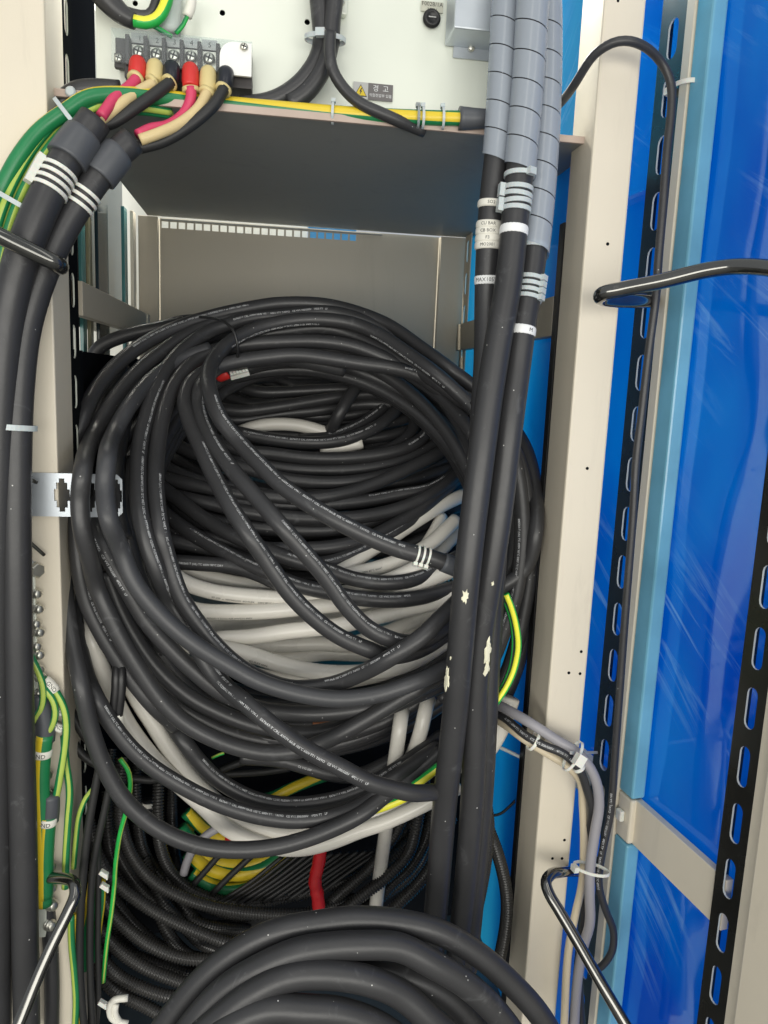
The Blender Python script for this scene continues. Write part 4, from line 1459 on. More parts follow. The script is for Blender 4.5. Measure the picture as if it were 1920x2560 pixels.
# ------------------------------------------------------------------ green and yellow earth wires
def striped(name, pth, r, mts, stripe, sides, phi0, phi1, parent=None):
    verts, faces, fm = [], [], []
    n = len(pth.p)
    for i, s in enumerate(pth.s):
        c, t, nn, b = pth.frame(s)
        ph = phi0 + (phi1 - phi0) * i / (n - 1)
        for j in range(sides):
            a = ph + 2 * math.pi * (j - 0.5) / sides
            verts.append(pth.p[i] + (nn * math.cos(a) + b * math.sin(a)) * r)
    for i in range(n - 1):
        for j in range(sides):
            k = (j + 1) % sides
            faces.append((i * sides + j, i * sides + k, (i + 1) * sides + k, (i + 1) * sides + j))
            fm.append(1 if (j if j <= sides // 2 else j - sides) in stripe else 0)
    faces += [tuple(range(sides - 1, -1, -1)), tuple((n - 1) * sides + j for j in range(sides))]
    fm += [0, 0]
    return mesh_obj(name, verts, faces, list(mts), parent, True, fm, origin=pth.p[0].copy())


def wire(label, spec, Yb=0.0, r=0.004, mts=(GRN, YEL), stripe=(0, 1, 2), twist=25, mode='c', name='earth_wire', cat='wire', group='green and yellow earth wires', sides=10, step=0.006, parent=None, phi=None):
    p = Path(path(spec, mode, Yb), step)
    if phi:
        o = striped(name, p, r, mts, stripe, sides, phi[0], phi[1], parent)
    else:
        o = tube(name, p, r, list(mts), parent, sides, twist, stripe)
    if parent is None:
        tag(o, label, cat, group)
    return o, p


for k, (lab, sp, yb, rr) in enumerate((
    ('thick green-yellow earth wire arching highest below the coil', 'E 920,660 1000,560 1150,530 1350,520 1500,540', 0.24, 0.010),
    ('thick earth wire at the left of the lower bundle', 'E 900,620 960,690 1040,760 1150,800 1300,790 1420,730', 0.19, 0.0115),
    ('thick earth wire lying across the middle of the lower bundle', 'E 940,740 1040,820 1180,850 1320,820 1440,740', 0.18, 0.0115),
    ('thick earth wire lowest in the bundle', 'E 960,840 1060,910 1180,930 1300,900 1400,830', 0.175, 0.0115),
    ('earth wire under the lowest, yellow side up', 'E 1020,910 1100,960 1220,965 1330,930', 0.18, 0.0105),
    ('earth wire at the back, yellow showing under the black loops', 'G 60,480 150,470 260,420 390,370 520,330', 0.28, 0.010),
    ('earth wire coil edge behind the sagging loop', 'E 930,540 990,600 1060,650 1180,690', 0.21, 0.010),
    ('earth wire crossing at the right of the bundle', 'E 1200,720 1330,700 1420,660 1500,600', 0.2, 0.010),
)):
    wire(lab, sp, yb, rr, (GRN, YEL), (-3, -2, -1, 0, 1, 2, 3), sides=24, phi=(0.9 * math.sin(k * 1.7), 0.9 * math.sin(k * 1.7) + (-1) ** k * 1.5))
wire('bright green-yellow wire curving down right of the heavy cables', 'D 1330,170 1355,230 1380,320 1392,430 1370,550 1330,640 1280,715 1252,760', -0.02, 0.0043, (GRNB, YELB), (2, 3, 4), 3, sides=12)
wire('thin black wire beside the bright green-yellow one', 'D 1290,150 1330,220 1360,320 1368,430 1345,560 1290,670 1255,730', -0.005, 0.0034, (WBLK, GRNB), (3,), 2)
wire('thin green wire hooking behind the right heavy cable', 'D 1275,130 1300,180 1295,230 1262,280', -0.01, 0.0026, (GRN, GRNB), (0, 1), 4)
wire('green-yellow wire tip right of the bottom loops, upper', 'D 870,1130 930,1085 1000,1030 1060,980', 0.0, 0.006, (GRNB, YELB), (1, 2, 3), 6)
wire('green-yellow wire peeping out below the diagonal cable', 'D 670,1248 740,1225 830,1185 900,1150', 0.03, 0.0065, (GRNB, YELB), (1, 2, 3, 6), 6)
wire('second thin green wire beside the upper tip', 'D 860,1135 920,1075 990,1020', 0.01, 0.003, (GRN, GRNB), (1, 2), 6)
wire('thin bright green wire hanging in front of the conduits', 'E 600,272 640,330 652,400 640,500 600,650 578,800 572,900 556,1050 535,1190 515,1390', 0.03, 0.0032, (GRNB, LIME), (0,), 3)
wire('pale green wire bowing left beside the black leads', 'E 480,410 430,470 395,560 380,680 368,820', 0.01, 0.0036, (GRN, LIME), (-1, 0, 1), sides=14, phi=(0.3, 0.5))
wire('short bright green wire end below the coil', 'C 860,990 890,975 920,965', 0.1, 0.0022, (GRNB, LIME), (0, 1), 4)
wire('earth wire down the lower post, left of the pair', 'E 355,1060 358,1200 372,1350 380,1480 375,1620', -0.004, 0.0044, (GRN, LIME), (0, 1), sides=14, phi=(0.5, 0.3))
wire('earth wire down the lower post, right of the pair', 'E 375,1050 375,1180 388,1350 396,1480 392,1620', 0.004, 0.0038, (GRN, YEL), (0, 1, 2), 2)
wire('flat yellow earth wire between the black leads, lower left', 'E 470,890 455,1000 432,1150 425,1320', 0.03, 0.008, (YEL, GRN), (0, 1, 2), 1)
wire('green earth wire right of the flat yellow one', 'E 505,880 505,980 490,1100 470,1280', 0.035, 0.006, (GRN, YEL), (0,), 1)

# thin black leads
for k, (lab, sp, yb, rr) in enumerate((
    ('black lead falling from the white sleeve along the left, first', 'E 500,300 480,400 445,600 420,800 405,1000 398,1250 405,1450 425,1640', 0.0, 0.0052),
    ('black lead falling beside the first, to the right', 'E 555,380 530,500 490,680 462,850 452,1050 450,1300 465,1640', 0.01, 0.0048),
    ('thin black lead with white dashes, lower left', 'E 490,690 492,900 490,1200 492,1450 480,1640', 0.02, 0.0040),
    ('black lead behind the left posts edge, upper', 'C 100,600 150,740 210,860 290,960', 0.05, 0.006),
    ('black lead behind the left posts edge, lower', 'C 140,860 200,960 280,1020 400,1060', 0.06, 0.006),
    ('thin black lead slanting over the earth bundle, left', 'E 970,900 1040,820 1110,740', 0.155, 0.005),
    ('thin black lead slanting over the earth bundle, right', 'E 1060,950 1160,850 1290,730', 0.155, 0.005),
    ('dark horizontal lead beneath the coil at left', 'E 600,365 700,375 760,380 900,340', 0.16, 0.006),
    ('shiny dark lead under the low loop', 'E 1100,330 1180,300 1260,275 1400,240', 0.16, 0.006),
    ('dark lead crossing above the earth bundle', 'E 1100,350 1300,340 1450,320', 0.19, 0.006),
)):
    wire(lab, sp, yb, rr, (WBLK, WBLK), (), 0, group='thin black leads')
ORDX = 'first second third fourth fifth sixth seventh eighth ninth tenth eleventh twelfth thirteenth'.split()
for k in range(13):
    x0 = 1080 + 42 * k
    wire('thin black wire in the fan left of the red tape, %s from the left' % ORD[k], 'E %d,%d %d,%d %d,%d' % (x0 - 20, 1010 - k * 3, x0 + 160, 900 - k * 5, x0 + 330, 765 - k * 3), 0.150 + 0.004 * (k % 3), 0.0032, (WBLK, WBLK), (), 0, group='fan of thin black wires')
for k in range(7):
    wire('thin dark wire beside the bottom coil, %s from the top' % ORD[k], 'E %d,%d %d,%d %d,%d' % (1080, 1090 + 12 * k, 1250, 1085 + 8 * k, 1460, 1060 + 2 * k), 0.19, 0.003, (WBLK, WBLK), (), 0, group='dark wires under the fan')
wire('thin black wire crossing the blue side film', 'G 1230,560 1300,550 1350,510 1400,460', 0.16, 0.0022, (WBLK, WBLK), (), 0, group='thin black leads')
wire('clear tube end against the blue side film', 'G 1260,200 1340,235 1420,275', 0.10, 0.0028, (NYLONG, NYLONG), (), 0, name='clear_tube', group='thin black leads')
# grey lead with cut end
wire('grey lead with cut end over the earth bundle', 'E 1110,610 1040,650 970,720 935,790 918,850', 0.15, 0.0065, (GRYD, GRYD), (), 0, name='grey_lead', group='grey leads')
# red tape wrapped round a lead
rp_ = Path(path('G 405,700 395,790 375,880 388,960 398,1060', 'c', 0.09), 0.004)
rv = [0.0098 * (1 + 0.10 * math.sin(i * 1.3) * random.random()) for i in range(len(rp_.p))]
v_, f_, c_ = rings(rp_.p, rv, 14)
tag(mesh_obj('red_tape', v_, f_, REDT, None, True, origin=rp_.p[0].copy()), 'glossy red tape wound round a lead below the coil', 'tape')
tag(tube('red_end', Path(path('E 1130,655 1160,660 1190,655', 'c', 0.2), 0.004), 0.008, REDT, None, 12), 'small red taped end behind the sagging loop', 'tape')
# white sleeve with two black wires
sp_ = Path(path('C 385,560 382,680 372,790', 'c', 0.025), 0.004)
s_o = empty('sleeved_pair', sp_.p[0].copy(), 'pair of black wires entering a white sleeve at the coil left', 'cable')
for dx in (-14, 14):
    tube('black_core', Path(path('C %d,380,0.05 %d,470,0.03 %d,560,0.005 %d,660 %d,775' % (420 + dx, 408 + dx, 396 + dx, 392 + dx, 378 + dx), 'c', 0.02), 0.005), 0.0058, BLKP, s_o, 12)
tube('white_sleeve', Path(path('C 378,770 388,820 395,880', 'c', 0.022), 0.004), 0.0095, SLEEVE, s_o, 14, taper=lambda t: 1.05 - 0.5 * t)
# white clips and white loop, lower left
for lab, x, y in (('upper white plastic clip on the dashed lead', 518, 850), ('lower white plastic clip on the dashed lead', 522, 915), ('white plastic clip at the bottom of the dashed lead', 512, 1500)):
    c = P(x / 2, 1760 + y / 2, 0.015)
    o = empty('plastic_clip', c, lab, 'clip')
    box('clip_body', c.x - 0.006, c.x + 0.006, 0.012, 0.020, c.z - 0.003, c.z + 0.003, NYLON, o, 0.001, Matrix.Translation(c) @ Matrix.Rotation(0.7, 4, 'Y') @ Matrix.Translation(-c))
    box('clip_arm', c.x + 0.003, c.x + 0.0055, 0.013, 0.019, c.z - 0.008, c.z + 0.001, NYLON, o, 0.0006)
wire('cream white wire loop at the bottom left', 'E 640,1470 570,1480 548,1520 560,1570 600,1592 640,1600', 0.03, 0.0048, (SLEEVE, SLEEVE), (), 0, name='white_wire', group='white wires')
wire('second cream white wire inside the loop', 'E 580,1500 575,1540 590,1580 620,1610', 0.03, 0.0045, (SLEEVE, SLEEVE), (), 0, name='white_wire', group='white wires')

# ------------------------------------------------------------------ heavy cables at the left with shrink boots
LP_, lpp = heavy('left heavy cable of the upper left pair, four white ties under its boot',
                 'S 238,300,-0.015 205,345,-0.02 160,410,-0.03 100,525,-0.045 52,650,-0.05 18,800,-0.05 0,1000,-0.05 -8,1300,-0.05 -12,1700,-0.05 -10,2100,-0.05 -10,2620,-0.05', 0.0180)
LQ_, lqp = heavy('right heavy cable of the upper left pair, three white ties under its boot',
                 'S 330,352,0.0 290,388,-0.005 235,455,-0.012 160,570,-0.022 105,690,-0.03 66,820,-0.035 48,980,-0.04 42,1200,-0.045 44,1500,-0.05 50,1800,-0.05 57,2050,-0.05 62,2300,-0.05 68,2620,-0.05', 0.0158)
heavy('third heavy cable emerging at the bottom left corner', 'S 112,2230,0.0 124,2330,-0.005 130,2450,-0.01 128,2620,-0.01', 0.0095)


def boot(pth, a, b, r, parent, prof):
    s0, s1 = pth.near(*a), pth.near(*b)
    pts = [pth.at(s0 + (s1 - s0) * t)[0] for t, q in prof]
    v, f, c = rings(pts, [r * q for t, q in prof], 24)
    return mesh_obj('shrink_boot', v, f, SHRINK, parent, True, origin=pts[0].copy())


bprof = [(0, 0.62), (0.03, 0.68), (0.22, 0.70), (0.30, 0.80), (0.36, 1.0), (0.42, 1.06), (0.7, 1.1), (0.95, 1.11), (1.0, 1.10), (1.002, 1.0)]
boot(lpp, (246, 292), (166, 394), 0.0200, LP_, bprof)
boot(lqp, (350, 336), (246, 438), 0.0180, LQ_, bprof)
for k, (x, y) in enumerate(((146, 428), (138, 444), (130, 459), (121, 475))):
    tie_on(lpp, lpp.near(x, y), 0.0180, NYLON, LP_, -1.45 if lpp.frame(0.1)[3].dot(AX_X) > 0 else 1.45, 0.0040, 0.0015, hs=1.7)
for k, (x, y) in enumerate(((212, 484), (203, 496), (187, 518))):
    tie_on(lqp, lqp.near(x, y), 0.0158, NYLON, LQ_, None, 0.0038, 0.0015)
c, t, n, b = lqp.frame(lqp.near(46, 1066))
tag(band('cable_tie', c + AX_X * -0.008, t, n, 0.021, 0.0265, 0.0062, 0.0014, NYLONG, None, 0.8, 36, 1.8), 'pale tie strapped round the two heavy left cables at mid height', 'cable tie')

# ------------------------------------------------------------------ terminal block on the plate
YT = 0.052
xa, xz = P(282, 160, YT).x, P(630, 190, YT).x
zt = P(440, 108, YT).z
zm = P(440, 172, YT).z
zl = P(440, 202, YT).z
tb = empty('terminal_block', Vector(((xa + xz) / 2, YP, zl)), 'black six-way terminal block with clear cover on the white plate', 'terminal block')
box('base', xa + 0.012, xz, 0.056, YP - 0.002, zl, zm + 0.004, TBLK, tb, 0.001)
box('rear_body', xa, xz - 0.001, 0.068, YP - 0.003, zm + 0.004, zt + 0.006, TGRY, tb, 0.001)
nb = 7
cellx = [P(x, 140, 0.06).x for x in (322, 367, 412, 456, 500, 546)]
for x in cellx:
    box('barrier', x - 0.0022, x + 0.0022, 0.050, 0.0675, zm - 0.001, zt + 0.004, TGRY, tb, 0.0006)
box('end_lug', xa, cellx[0] - 0.004, 0.060, 0.0675, zm - 0.002, zm + 0.014, TGRY, tb, 0.001)
sx = [(347, 131), (392, 137), (435, 141), (478, 143), (523, 148)]
for (x, y), num in zip(sx, '12345'):
    q = P(x, y, 0.062)
    box('contact_plate', q.x - 0.0085, q.x + 0.0085, 0.0635, 0.066, q.z - 0.013, q.z + 0.009, STEEL, tb, 0.0006)
    screw('terminal_screw', Vector((q.x, 0.0625, q.z)), FN, 0.0070, STEEL, tb)
    box('number_tag', q.x - 0.009, q.x + 0.009, 0.0655, 0.0675, q.z + 0.0115, q.z + 0.0225, STICK, tb)
    print_flat(num, 0.008, Vector((q.x, 0.0652, q.z + 0.017)), Vector((1, 0, 0)), UP, INKK, tb)
q = P(297, 147, 0.06)
screw('terminal_screw', Vector((q.x, 0.0595, q.z)), FN, 0.0050, STEEL, tb)
# white plate painting the bright reflection on the clear cover, rounded at left
w0, w1 = P(549, 150, 0.0425), P(629, 150, 0.0425)
zt2, zb2 = P(590, 105, 0.0425).z, P(590, 188, 0.0425).z
rr = (zt2 - zb2) * 0.45
out = [(w1.x, zb2), (w1.x, zt2)] + [(w0.x + rr + rr * math.cos(a), zt2 - rr + rr * math.sin(a)) for a in [math.pi * (0.5 + 0.5 * i / 8) for i in range(9)]] + [(w0.x, zb2)]
plate('cover_glare', out, [], 0.004, frame_mtx(Vector((0, 0.0425, 0)), Vector((1, 0, 0)), UP, FN), mat('white_glare', (0.85, 0.85, 0.82), 0.2), tb)
screw('cover_screw', P(610, 118, 0.0422), FN, 0.0046, STEEL, tb)
c0, c1 = P(278, 120, 0.044), P(630, 120, 0.044)
plate('clear_cover', [(c0.x, P(440, 168, 0.044).z), (c1.x, P(440, 168, 0.044).z), (c1.x, P(440, 84, 0.044).z), (c0.x, P(440, 84, 0.044).z)], [], 0.0015,
      frame_mtx(Vector((0, 0.045, 0)), Vector((1, 0, 0)), UP, FN), CLEAR, tb)
plate('clear_cover_top', [(c0.x, 0), (c1.x, 0), (c1.x, 0.026), (c0.x, 0.026)], [], 0.0012,
      frame_mtx(Vector((0, 0.046, P(440, 84, 0.044).z)), Vector((1, 0, 0)), Vector((0, 1, 0)), UP), CLEAR, tb)

# lugs, collars and cores: six conductors
lug = [((345, 172), (342, 198), RED, PINK, 'S 342,196,0.03 322,218,0.02 288,243,0.005 268,270,-0.005 252,292,-0.012', 'pink core with red sleeve, first at the terminal block', 0.0062),
       ((388, 180), (385, 209), YELS, WBEI, 'S 385,208,0.03 345,230,0.02 302,260,0.005 272,285,0.0 250,300,-0.008', 'beige core with cream sleeve, second at the terminal block', 0.0062),
       ((430, 185), (427, 208), NAVY, WBLK, 'S 427,206,0.03 392,232,0.02 335,272,0.01 285,305,0.005 250,315,0.0', 'black core with black sleeve, third at the terminal block', 0.0068),
       ((476, 188), (476, 222), RED, PINK, 'S 476,218,0.03 478,240,0.03 462,282,0.03 420,314,0.02 378,322,0.01 345,338,0.0', 'pink core with red sleeve, fourth at the terminal block', 0.0062),
       ((521, 196), (519, 232), YELS, WBEI, 'S 519,230,0.03 495,272,0.02 448,310,0.01 395,334,0.0 350,350,-0.004', 'beige core with cream sleeve, fifth at the terminal block', 0.0062),
       ((566, 198), (560, 224), NAVY, WBLK, 'S 560,222,0.03 535,262,0.02 478,312,0.015 410,352,0.01 340,372,0.004', 'black core with black sleeve, sixth at the terminal block', 0.0068)]
for (sp0, cp0, m1, m2, spx, lab, r0) in lug:
    p = Path(path(spx, 'c', 0.0), 0.004)
    o = tube('conductor', p, r0, m2, None, 14)
    tag(o, lab, 'wire', 'conductors at the terminal block')
    top = P(sp0[0], sp0[1] - 24, 0.046)
    bot = P(cp0[0], cp0[1] - 2, 0.034)
    ax = bot - top
    L_ = ax.length
    lathe('lug_sleeve', top, ax, [(0, 0.0065), (0.08 * L_, 0.0085), (0.25 * L_, 0.0098), (0.7 * L_, 0.0100), (0.92 * L_, 0.0090), (L_, 0.0078)], m1, o, 18)
    lathe('marker_collar', bot - ax.normalized() * 0.001, p.p[2] - p.p[0], [(0, 0.0075), (0.0005, 0.0098), (0.005, 0.0098), (0.0056, 0.0075)], YELS, o, 18)

# earth cables curving down at the left
yo, yp = wire('thick earth cable along the shelf, yellow face then green, arching down over the left post',
     'S 1240,297,0.026 1160,296,0.026 1090,295,0.028 980,291,0.032 853,284,0.038 727,274,0.045 600,263,0.05 480,252,0.045 390,243,0.03 300,236,0.012 222,243,0.0 168,276,-0.006 100,326,-0.012 46,394,-0.018 6,470,-0.02 -28,560,-0.02 -60,700,-0.02', 0.0, 0.0086, (GRN, YEL), (-2, -1, 0, 1, 2), sides=24, phi=(0.0, 2.6))
base_w = ((420, 262, 0.055), (330, 252, 0.034), (262, 264, 0.022), (212, 288, 0.012), (166, 328, 0.004), (118, 384, 0.0), (74, 455, -0.006), (36, 540, -0.012), (8, 640, -0.014), (-10, 760, -0.014))
for k in range(8):
    d = -36 + k * 10
    wire(ORD[k] + ' thin lime-striped earth wire of the upper left bundle, counted from its left',
         'S ' + ' '.join('%.0f,%.0f,%.4f' % (x + d * (0.75 if y > 280 else 0.3), y + d * (0.6 if y > 280 else 0.75), w - 0.012 + 0.005 * (k % 3)) for x, y, w in base_w), 0.0, 0.0046, (GRN, LIME), (-1, 0, 1), sides=14, phi=(0.6 * math.sin(k * 2.0), 0.7 * math.cos(k * 3.0)))
cb, ct, cn, cbn = Path([P(222, 243, 0.0), P(168, 276, -0.006)], 0.004).frame(0.01)
tag(band('cable_tie', P(172, 292, -0.004), (P(150, 300, 0) - P(200, 262, 0)).normalized(), Vector((0, -1, 0)), 0.014, 0.022, 0.0045, 0.0012, NYLONG), 'pale tie round the green earth bundle near the shelf', 'cable tie')
tag(band('cable_tie', P(35, 505, -0.03), (P(10, 560, 0) - P(60, 460, 0)).normalized(), Vector((0, -1, 0)), 0.014, 0.034, 0.0050, 0.0012, NYLONG), 'pale tie round the green earth bundle at the left picture edge', 'cable tie')
o = tube('black_cable', Path(path('S 130,285 158,252 190,228 240,222 300,226', 'c', 0.05), 0.006), 0.011, BLK, None, 14)
tag(o, 'dark cable bend behind the green earth cable', 'cable')
screw_ = lathe('tie_mount', P(178, 232, 0.03), FN, [(0, 0.006), (0.004, 0.006), (0.006, 0.004)], NYLONG, None, 14)
tag(screw_, 'round pale tie mount on the dark rail, upper left', 'tie mount')

# yellow-green cable along the shelf edge with its black boot
tube('black_boot', Path(path('S 1148,296 1180,297 1225,297', 'c', 0.024), 0.004), 0.0135, SHRINK, yo, 18, taper=lambda t: 1 - 0.22 * t)
for x in (836, 1043, 1050, 1062, 1103):
    tie_on(yp, yp.near(x, 292), 0.0115, NYLONG, yo, 1.9 if yp.frame(0.1)[3].z > 0 else -1.9, 0.003)
wire('dark wire stub leaving the black boot behind the heavy cables', 'S 1200,290 1240,287 1290,285', 0.022, 0.006, (WBLK, WBLK), (), 0, group='thin black leads')

# black cables coming down the white plate
k1 = cable('left black cable of the pair coming down the white plate', 'S 790,-60 797,0 803,60 806,100 793,150 756,203 708,240 660,258 600,264', 'c', 0.062, 0.0112, BLK, None, group='cables on the white plate')
k2 = cable('right black cable of the pair coming down the white plate', 'S 842,-60 836,0 829,60 826,110 808,170 775,222 742,250 722,260', 'c', 0.056, 0.0108, BLK, None, group='cables on the white plate')
cable('thin black cable swinging right across the white plate to the shelf', 'S 826,80 824,130 832,175 857,218 900,258,-0.005 955,284,-0.010 1000,304,-0.006 1035,319,0.002 1060,329,0.006', 'c', 0.032, 0.0070, BLK, None, group='cables on the white plate')
tag(band('cable_tie', P(813, 98, 0.055), Vector((0, 0, 1)), FN, 0.0135, 0.0235, 0.0055, 0.0013, NYLONG, None, -0.25, 36, 1.7), 'pale tie round the black pair on the white plate', 'cable tie')
o = tube('black_cable', Path(path('S 235,-50 270,0 300,32 322,46 340,55', 'c', 0.06), 0.005), 0.016, BLK, None, 16, taper=lambda t: 1.1 - 0.55 * t)
tag(o, 'black taped cable end dropping in at the top left of the plate', 'cable')
cable('small black cable loop beside the taped end', 'S 400,-40 388,10 375,35 350,38 320,30', 'c', 0.06, 0.0055, BLK, None, group='cables on the white plate')
wire('green and yellow wire curving out of the taped end', 'S 425,-40 415,10 395,45 365,57 335,52', 0.05, 0.0068, (GRNB, YELB), (2, 3, 4, 5), 6, sides=12)
wire('thin green wire under the taped end', 'S 350,55 385,66 410,80 430,92', 0.055, 0.0026, (GRN, GRNB), (0, 1), 4)
wo, wp_ = wire('thin green wire with white marker sleeve above the terminal block', 'S 480,-10 476,20 468,40 458,62 440,84', 0.06, 0.0026, (GRN, GRNB), (0, 1), 4)
sleeve(wp_, wp_.near(477, 18), 0.0058, 0.020, SLEEVE, wo, None)
o = tube('grey_conduit', Path(path('S 424,-60 424,20 424,84', 'c', 0.075), 0.006), 0.0135, mat('light_grey_pipe', (0.55, 0.6, 0.58), 0.4), None, 18)
tag(o, 'pale grey pipe against the plate above the terminal block', 'pipe')
# small plated bracket at the top middle
q0, q1 = P(842, 38, YP - 0.01), P(868, 0, YP - 0.01)
o = box('small_bracket', q0.x, q1.x, YP - 0.014, YP - 0.003, q0.z, q1.z + 0.03, ZINC, None, 0.002)
tag(o, 'small plated bracket with a screw at the top of the plate', 'bracket')
screw('screw', P(852, 6, YP - 0.0145), FN, 0.0050, STEEL, o)

# fuse holder with its label
fh = lathe('fuse_holder', P(1079, 47, YP - 0.003), FN, [(0, 0.0112), (0.002, 0.0112), (0.0022, 0.0100), (0.0048, 0.0098), (0.0056, 0.0088), (0.0056, 0.0066), (0.0052, 0.0064), (0.0052, 0.0002)], BLKP, None, 28)
tag(fh, 'round black fuse holder cap on the white plate', 'fuse holder')
fc = P(1079, 47, YP - 0.003)
box('screwdriver_slot', fc.x - 0.0048, fc.x + 0.0048, YP - 0.0088, YP - 0.0081, fc.z - 0.0006, fc.z + 0.0006, STICK, fh)
ql, qr = P(1053, 18, YP - 0.003), P(1108, 18, YP - 0.003)
zt_, zb3 = P(1080, 4, YP - 0.003).z, P(1080, 30, YP - 0.003).z
o = box('label_plate', ql.x, qr.x, YP - 0.0032, YP - 0.0022, zb3, zt_, mat('label_beige', (0.50, 0.50, 0.42), 0.4))
tag(o, 'small pale label reading F002B/1A 250V above the fuse holder', 'label')
zmid = (zt_ + zb3) / 2
print_flat('F002B/1A', 0.0068, Vector(((ql.x + qr.x) / 2, YP - 0.0034, zmid + 0.0030)), Vector((1, 0, 0)), UP, INKK, o)
print_flat('250V', 0.0060, Vector(((ql.x + qr.x) / 2, YP - 0.0034, zmid - 0.0036)), Vector((1, 0, 0)), UP, INKK, o)
# warning sticker
s0, s1, s2 = P(883, 232, YP - 0.003), P(920, 232, YP - 0.003), P(982, 232, YP - 0.003)
zt_, zb3 = P(932, 208, YP - 0.003).z, P(932, 250, YP - 0.003).z
wsn = empty('warning_sticker', Vector((s0.x, YP - 0.0025, zb3)), 'grey electric shock warning sticker with yellow triangle and Korean lettering', 'sticker')
box('pictogram_field', s0.x, s1.x, YP - 0.0030, YP - 0.0022, zb3, zt_, STICK, wsn)
box('text_field', s1.x + 0.0001, s2.x, YP - 0.0030, YP - 0.0022, zb3, zt_, STICKD, wsn)
cxm, czm = (s0.x + s1.x) / 2, (zt_ + zb3) / 2 - 0.0005
for nm, sc, mt, yy in (('triangle_border', 1.0, INKK, 0.0032), ('triangle', 0.82, YEL, 0.0034)):
    a = 0.0082 * sc
    plate(nm, [(cxm - a, czm - a * 0.80 + 0.0006 * (1 - sc)), (cxm + a, czm - a * 0.80), (cxm, czm + a * 0.95)], [], 0.0001, frame_mtx(Vector((0, YP - yy, 0)), Vector((1, 0, 0)), UP, FN), mt, wsn)
bz = [(0.0006, 0.0046), (-0.0016, 0.0004), (-0.0002, 0.0004), (-0.0012, -0.0040), (0.0018, 0.0014), (0.0003, 0.0014), (0.0018, 0.0046)]
plate('bolt_symbol', [(cxm + x, czm + z - 0.0012) for x, z in bz], [], 0.0001, frame_mtx(Vector((0, YP - 0.0036, 0)), Vector((1, 0, 0)), UP, FN), INKK, wsn)
print_flat('경  고', 0.0085, Vector(((s1.x + s2.x) / 2, YP - 0.0032, czm + 0.0046)), Vector((1, 0, 0)), UP, INK, wsn)
print_flat('위험전압부 있음', 0.0043, Vector(((s1.x + s2.x) / 2, YP - 0.0032, czm - 0.0036)), Vector((1, 0, 0)), UP, INK, wsn)

# ------------------------------------------------------------------ slotted bracket and ground bar on the left post
b0 = P(70, 1236, -0.004)
mmb = frame_mtx(b0, Vector((1, 0, 0)), UP, FN)
wdt = P(306, 1242, -0.004).x - b0.x
hh = 0.026
ch = 0.006
outl = [(0, -hh), (wdt - ch, -hh), (wdt, -hh + ch), (wdt, hh - ch), (wdt - ch, hh), (0, hh)]


def stepped(cu, w):
    st = [(0.30, 0.021), (0.62, 0.014), (1.0, 0.007)]
    pts = []
    q1 = [(w * 0.5 * 0.35, 0.020), (w * 0.5 * 0.35, 0.015), (w * 0.5 * 0.7, 0.015), (w * 0.5 * 0.7, 0.007), (w * 0.5, 0.007)]
    pts += [(x, y) for x, y in q1]
    pts += [(x, -y) for x, y in reversed(q1)]
    pts += [(-x, -y) for x, y in q1]
    pts += [(-x, y) for x, y in reversed(q1)]
    return [(cu + x, y) for x, y in pts]


brk = plate('slotted_bracket', outl, [stepped(P(155, 1240, -0.004).x - b0.x, 0.018), stepped(P(223, 1240, -0.004).x - b0.x, 0.018), stepped(P(292, 1240, -0.004).x - b0.x - 0.001, 0.014)], 0.002, mmb, ZINCB)
tag(brk, 'bright zinc bracket with stepped slots fixed to the left post', 'bracket')
box('fixing_flange', b0.x - 0.006, b0.x - 0.0005, -0.010, -0.001, b0.z - 0.030, b0.z + 0.030, ZINCB, brk, 0.001)
for lab, sp in (('short dark rod end over the zinc bracket', 'S 60,1190,-0.02 78,1200,-0.02 92,1206,-0.015'), ('short dark rod slanting below the zinc bracket', 'S 62,1343,-0.02 85,1365,-0.016 111,1388,-0.01')):
    tag(tube('rod', Path(path(sp, 'c', 0), 0.004), 0.0022, RAIL, None, 10), lab, 'rod')
gb = box('ground_bar', P(66, 1700, -0.012).x, P(96, 1700, -0.012).x, -0.014, -0.008, P(80, 2340, -0.01).z, P(80, 1440, -0.01).z, ZINC, None, 0.001)
tag(gb, 'upright plated ground bar with screws on the left post', 'ground bar')
bt_ = P(84, 1424, -0.002)
ax = Vector((0.9, -0.75, 0.05)).normalized()
hb = lathe('hex_bolt', bt_ - ax * 0.004, ax, [(0, 0.012), (0.0025, 0.012), (0.0027, 0.0098), (0.005, 0.0098)], ZINCB, None, 22)
tag(hb, 'large hex bolt with washers above the ground bar', 'bolt')
lathe('hex_head', bt_ + ax * 0.001, ax, [(0, 0.0092), (0.0085, 0.0092), (0.0098, 0.0078)], STEEL, hb, 6, False)
gl = [(94, 1483), (99, 1521), (92, 1558), (101, 1579), (94, 1614), (101, 1635), (101, 1672), (107, 1692), (100, 1730), (118, 1768),
      (120, 1935), (119, 1982), (125, 2122), (129, 2165), (131, 2217), (135, 2260), (131, 2310)]
for x, y in gl:
    r_ = 0.0056 if y < 1800 else 0.0066
    q = P(x - 9, y, -0.010)
    o = lathe('ground_screw', q, ax, [(0, r_ * 1.25), (0.0016, r_ * 1.25), (0.0017, r_ * 0.9), (0.0032, r_ * 0.9), (0.0033, r_ * 1.15), (0.0048, r_ * 1.15), (0.005, r_), (0.0085, r_ * 0.95), (0.0100, r_ * 0.6), (0.0101, 0.0003)], STEEL, gb, 16)
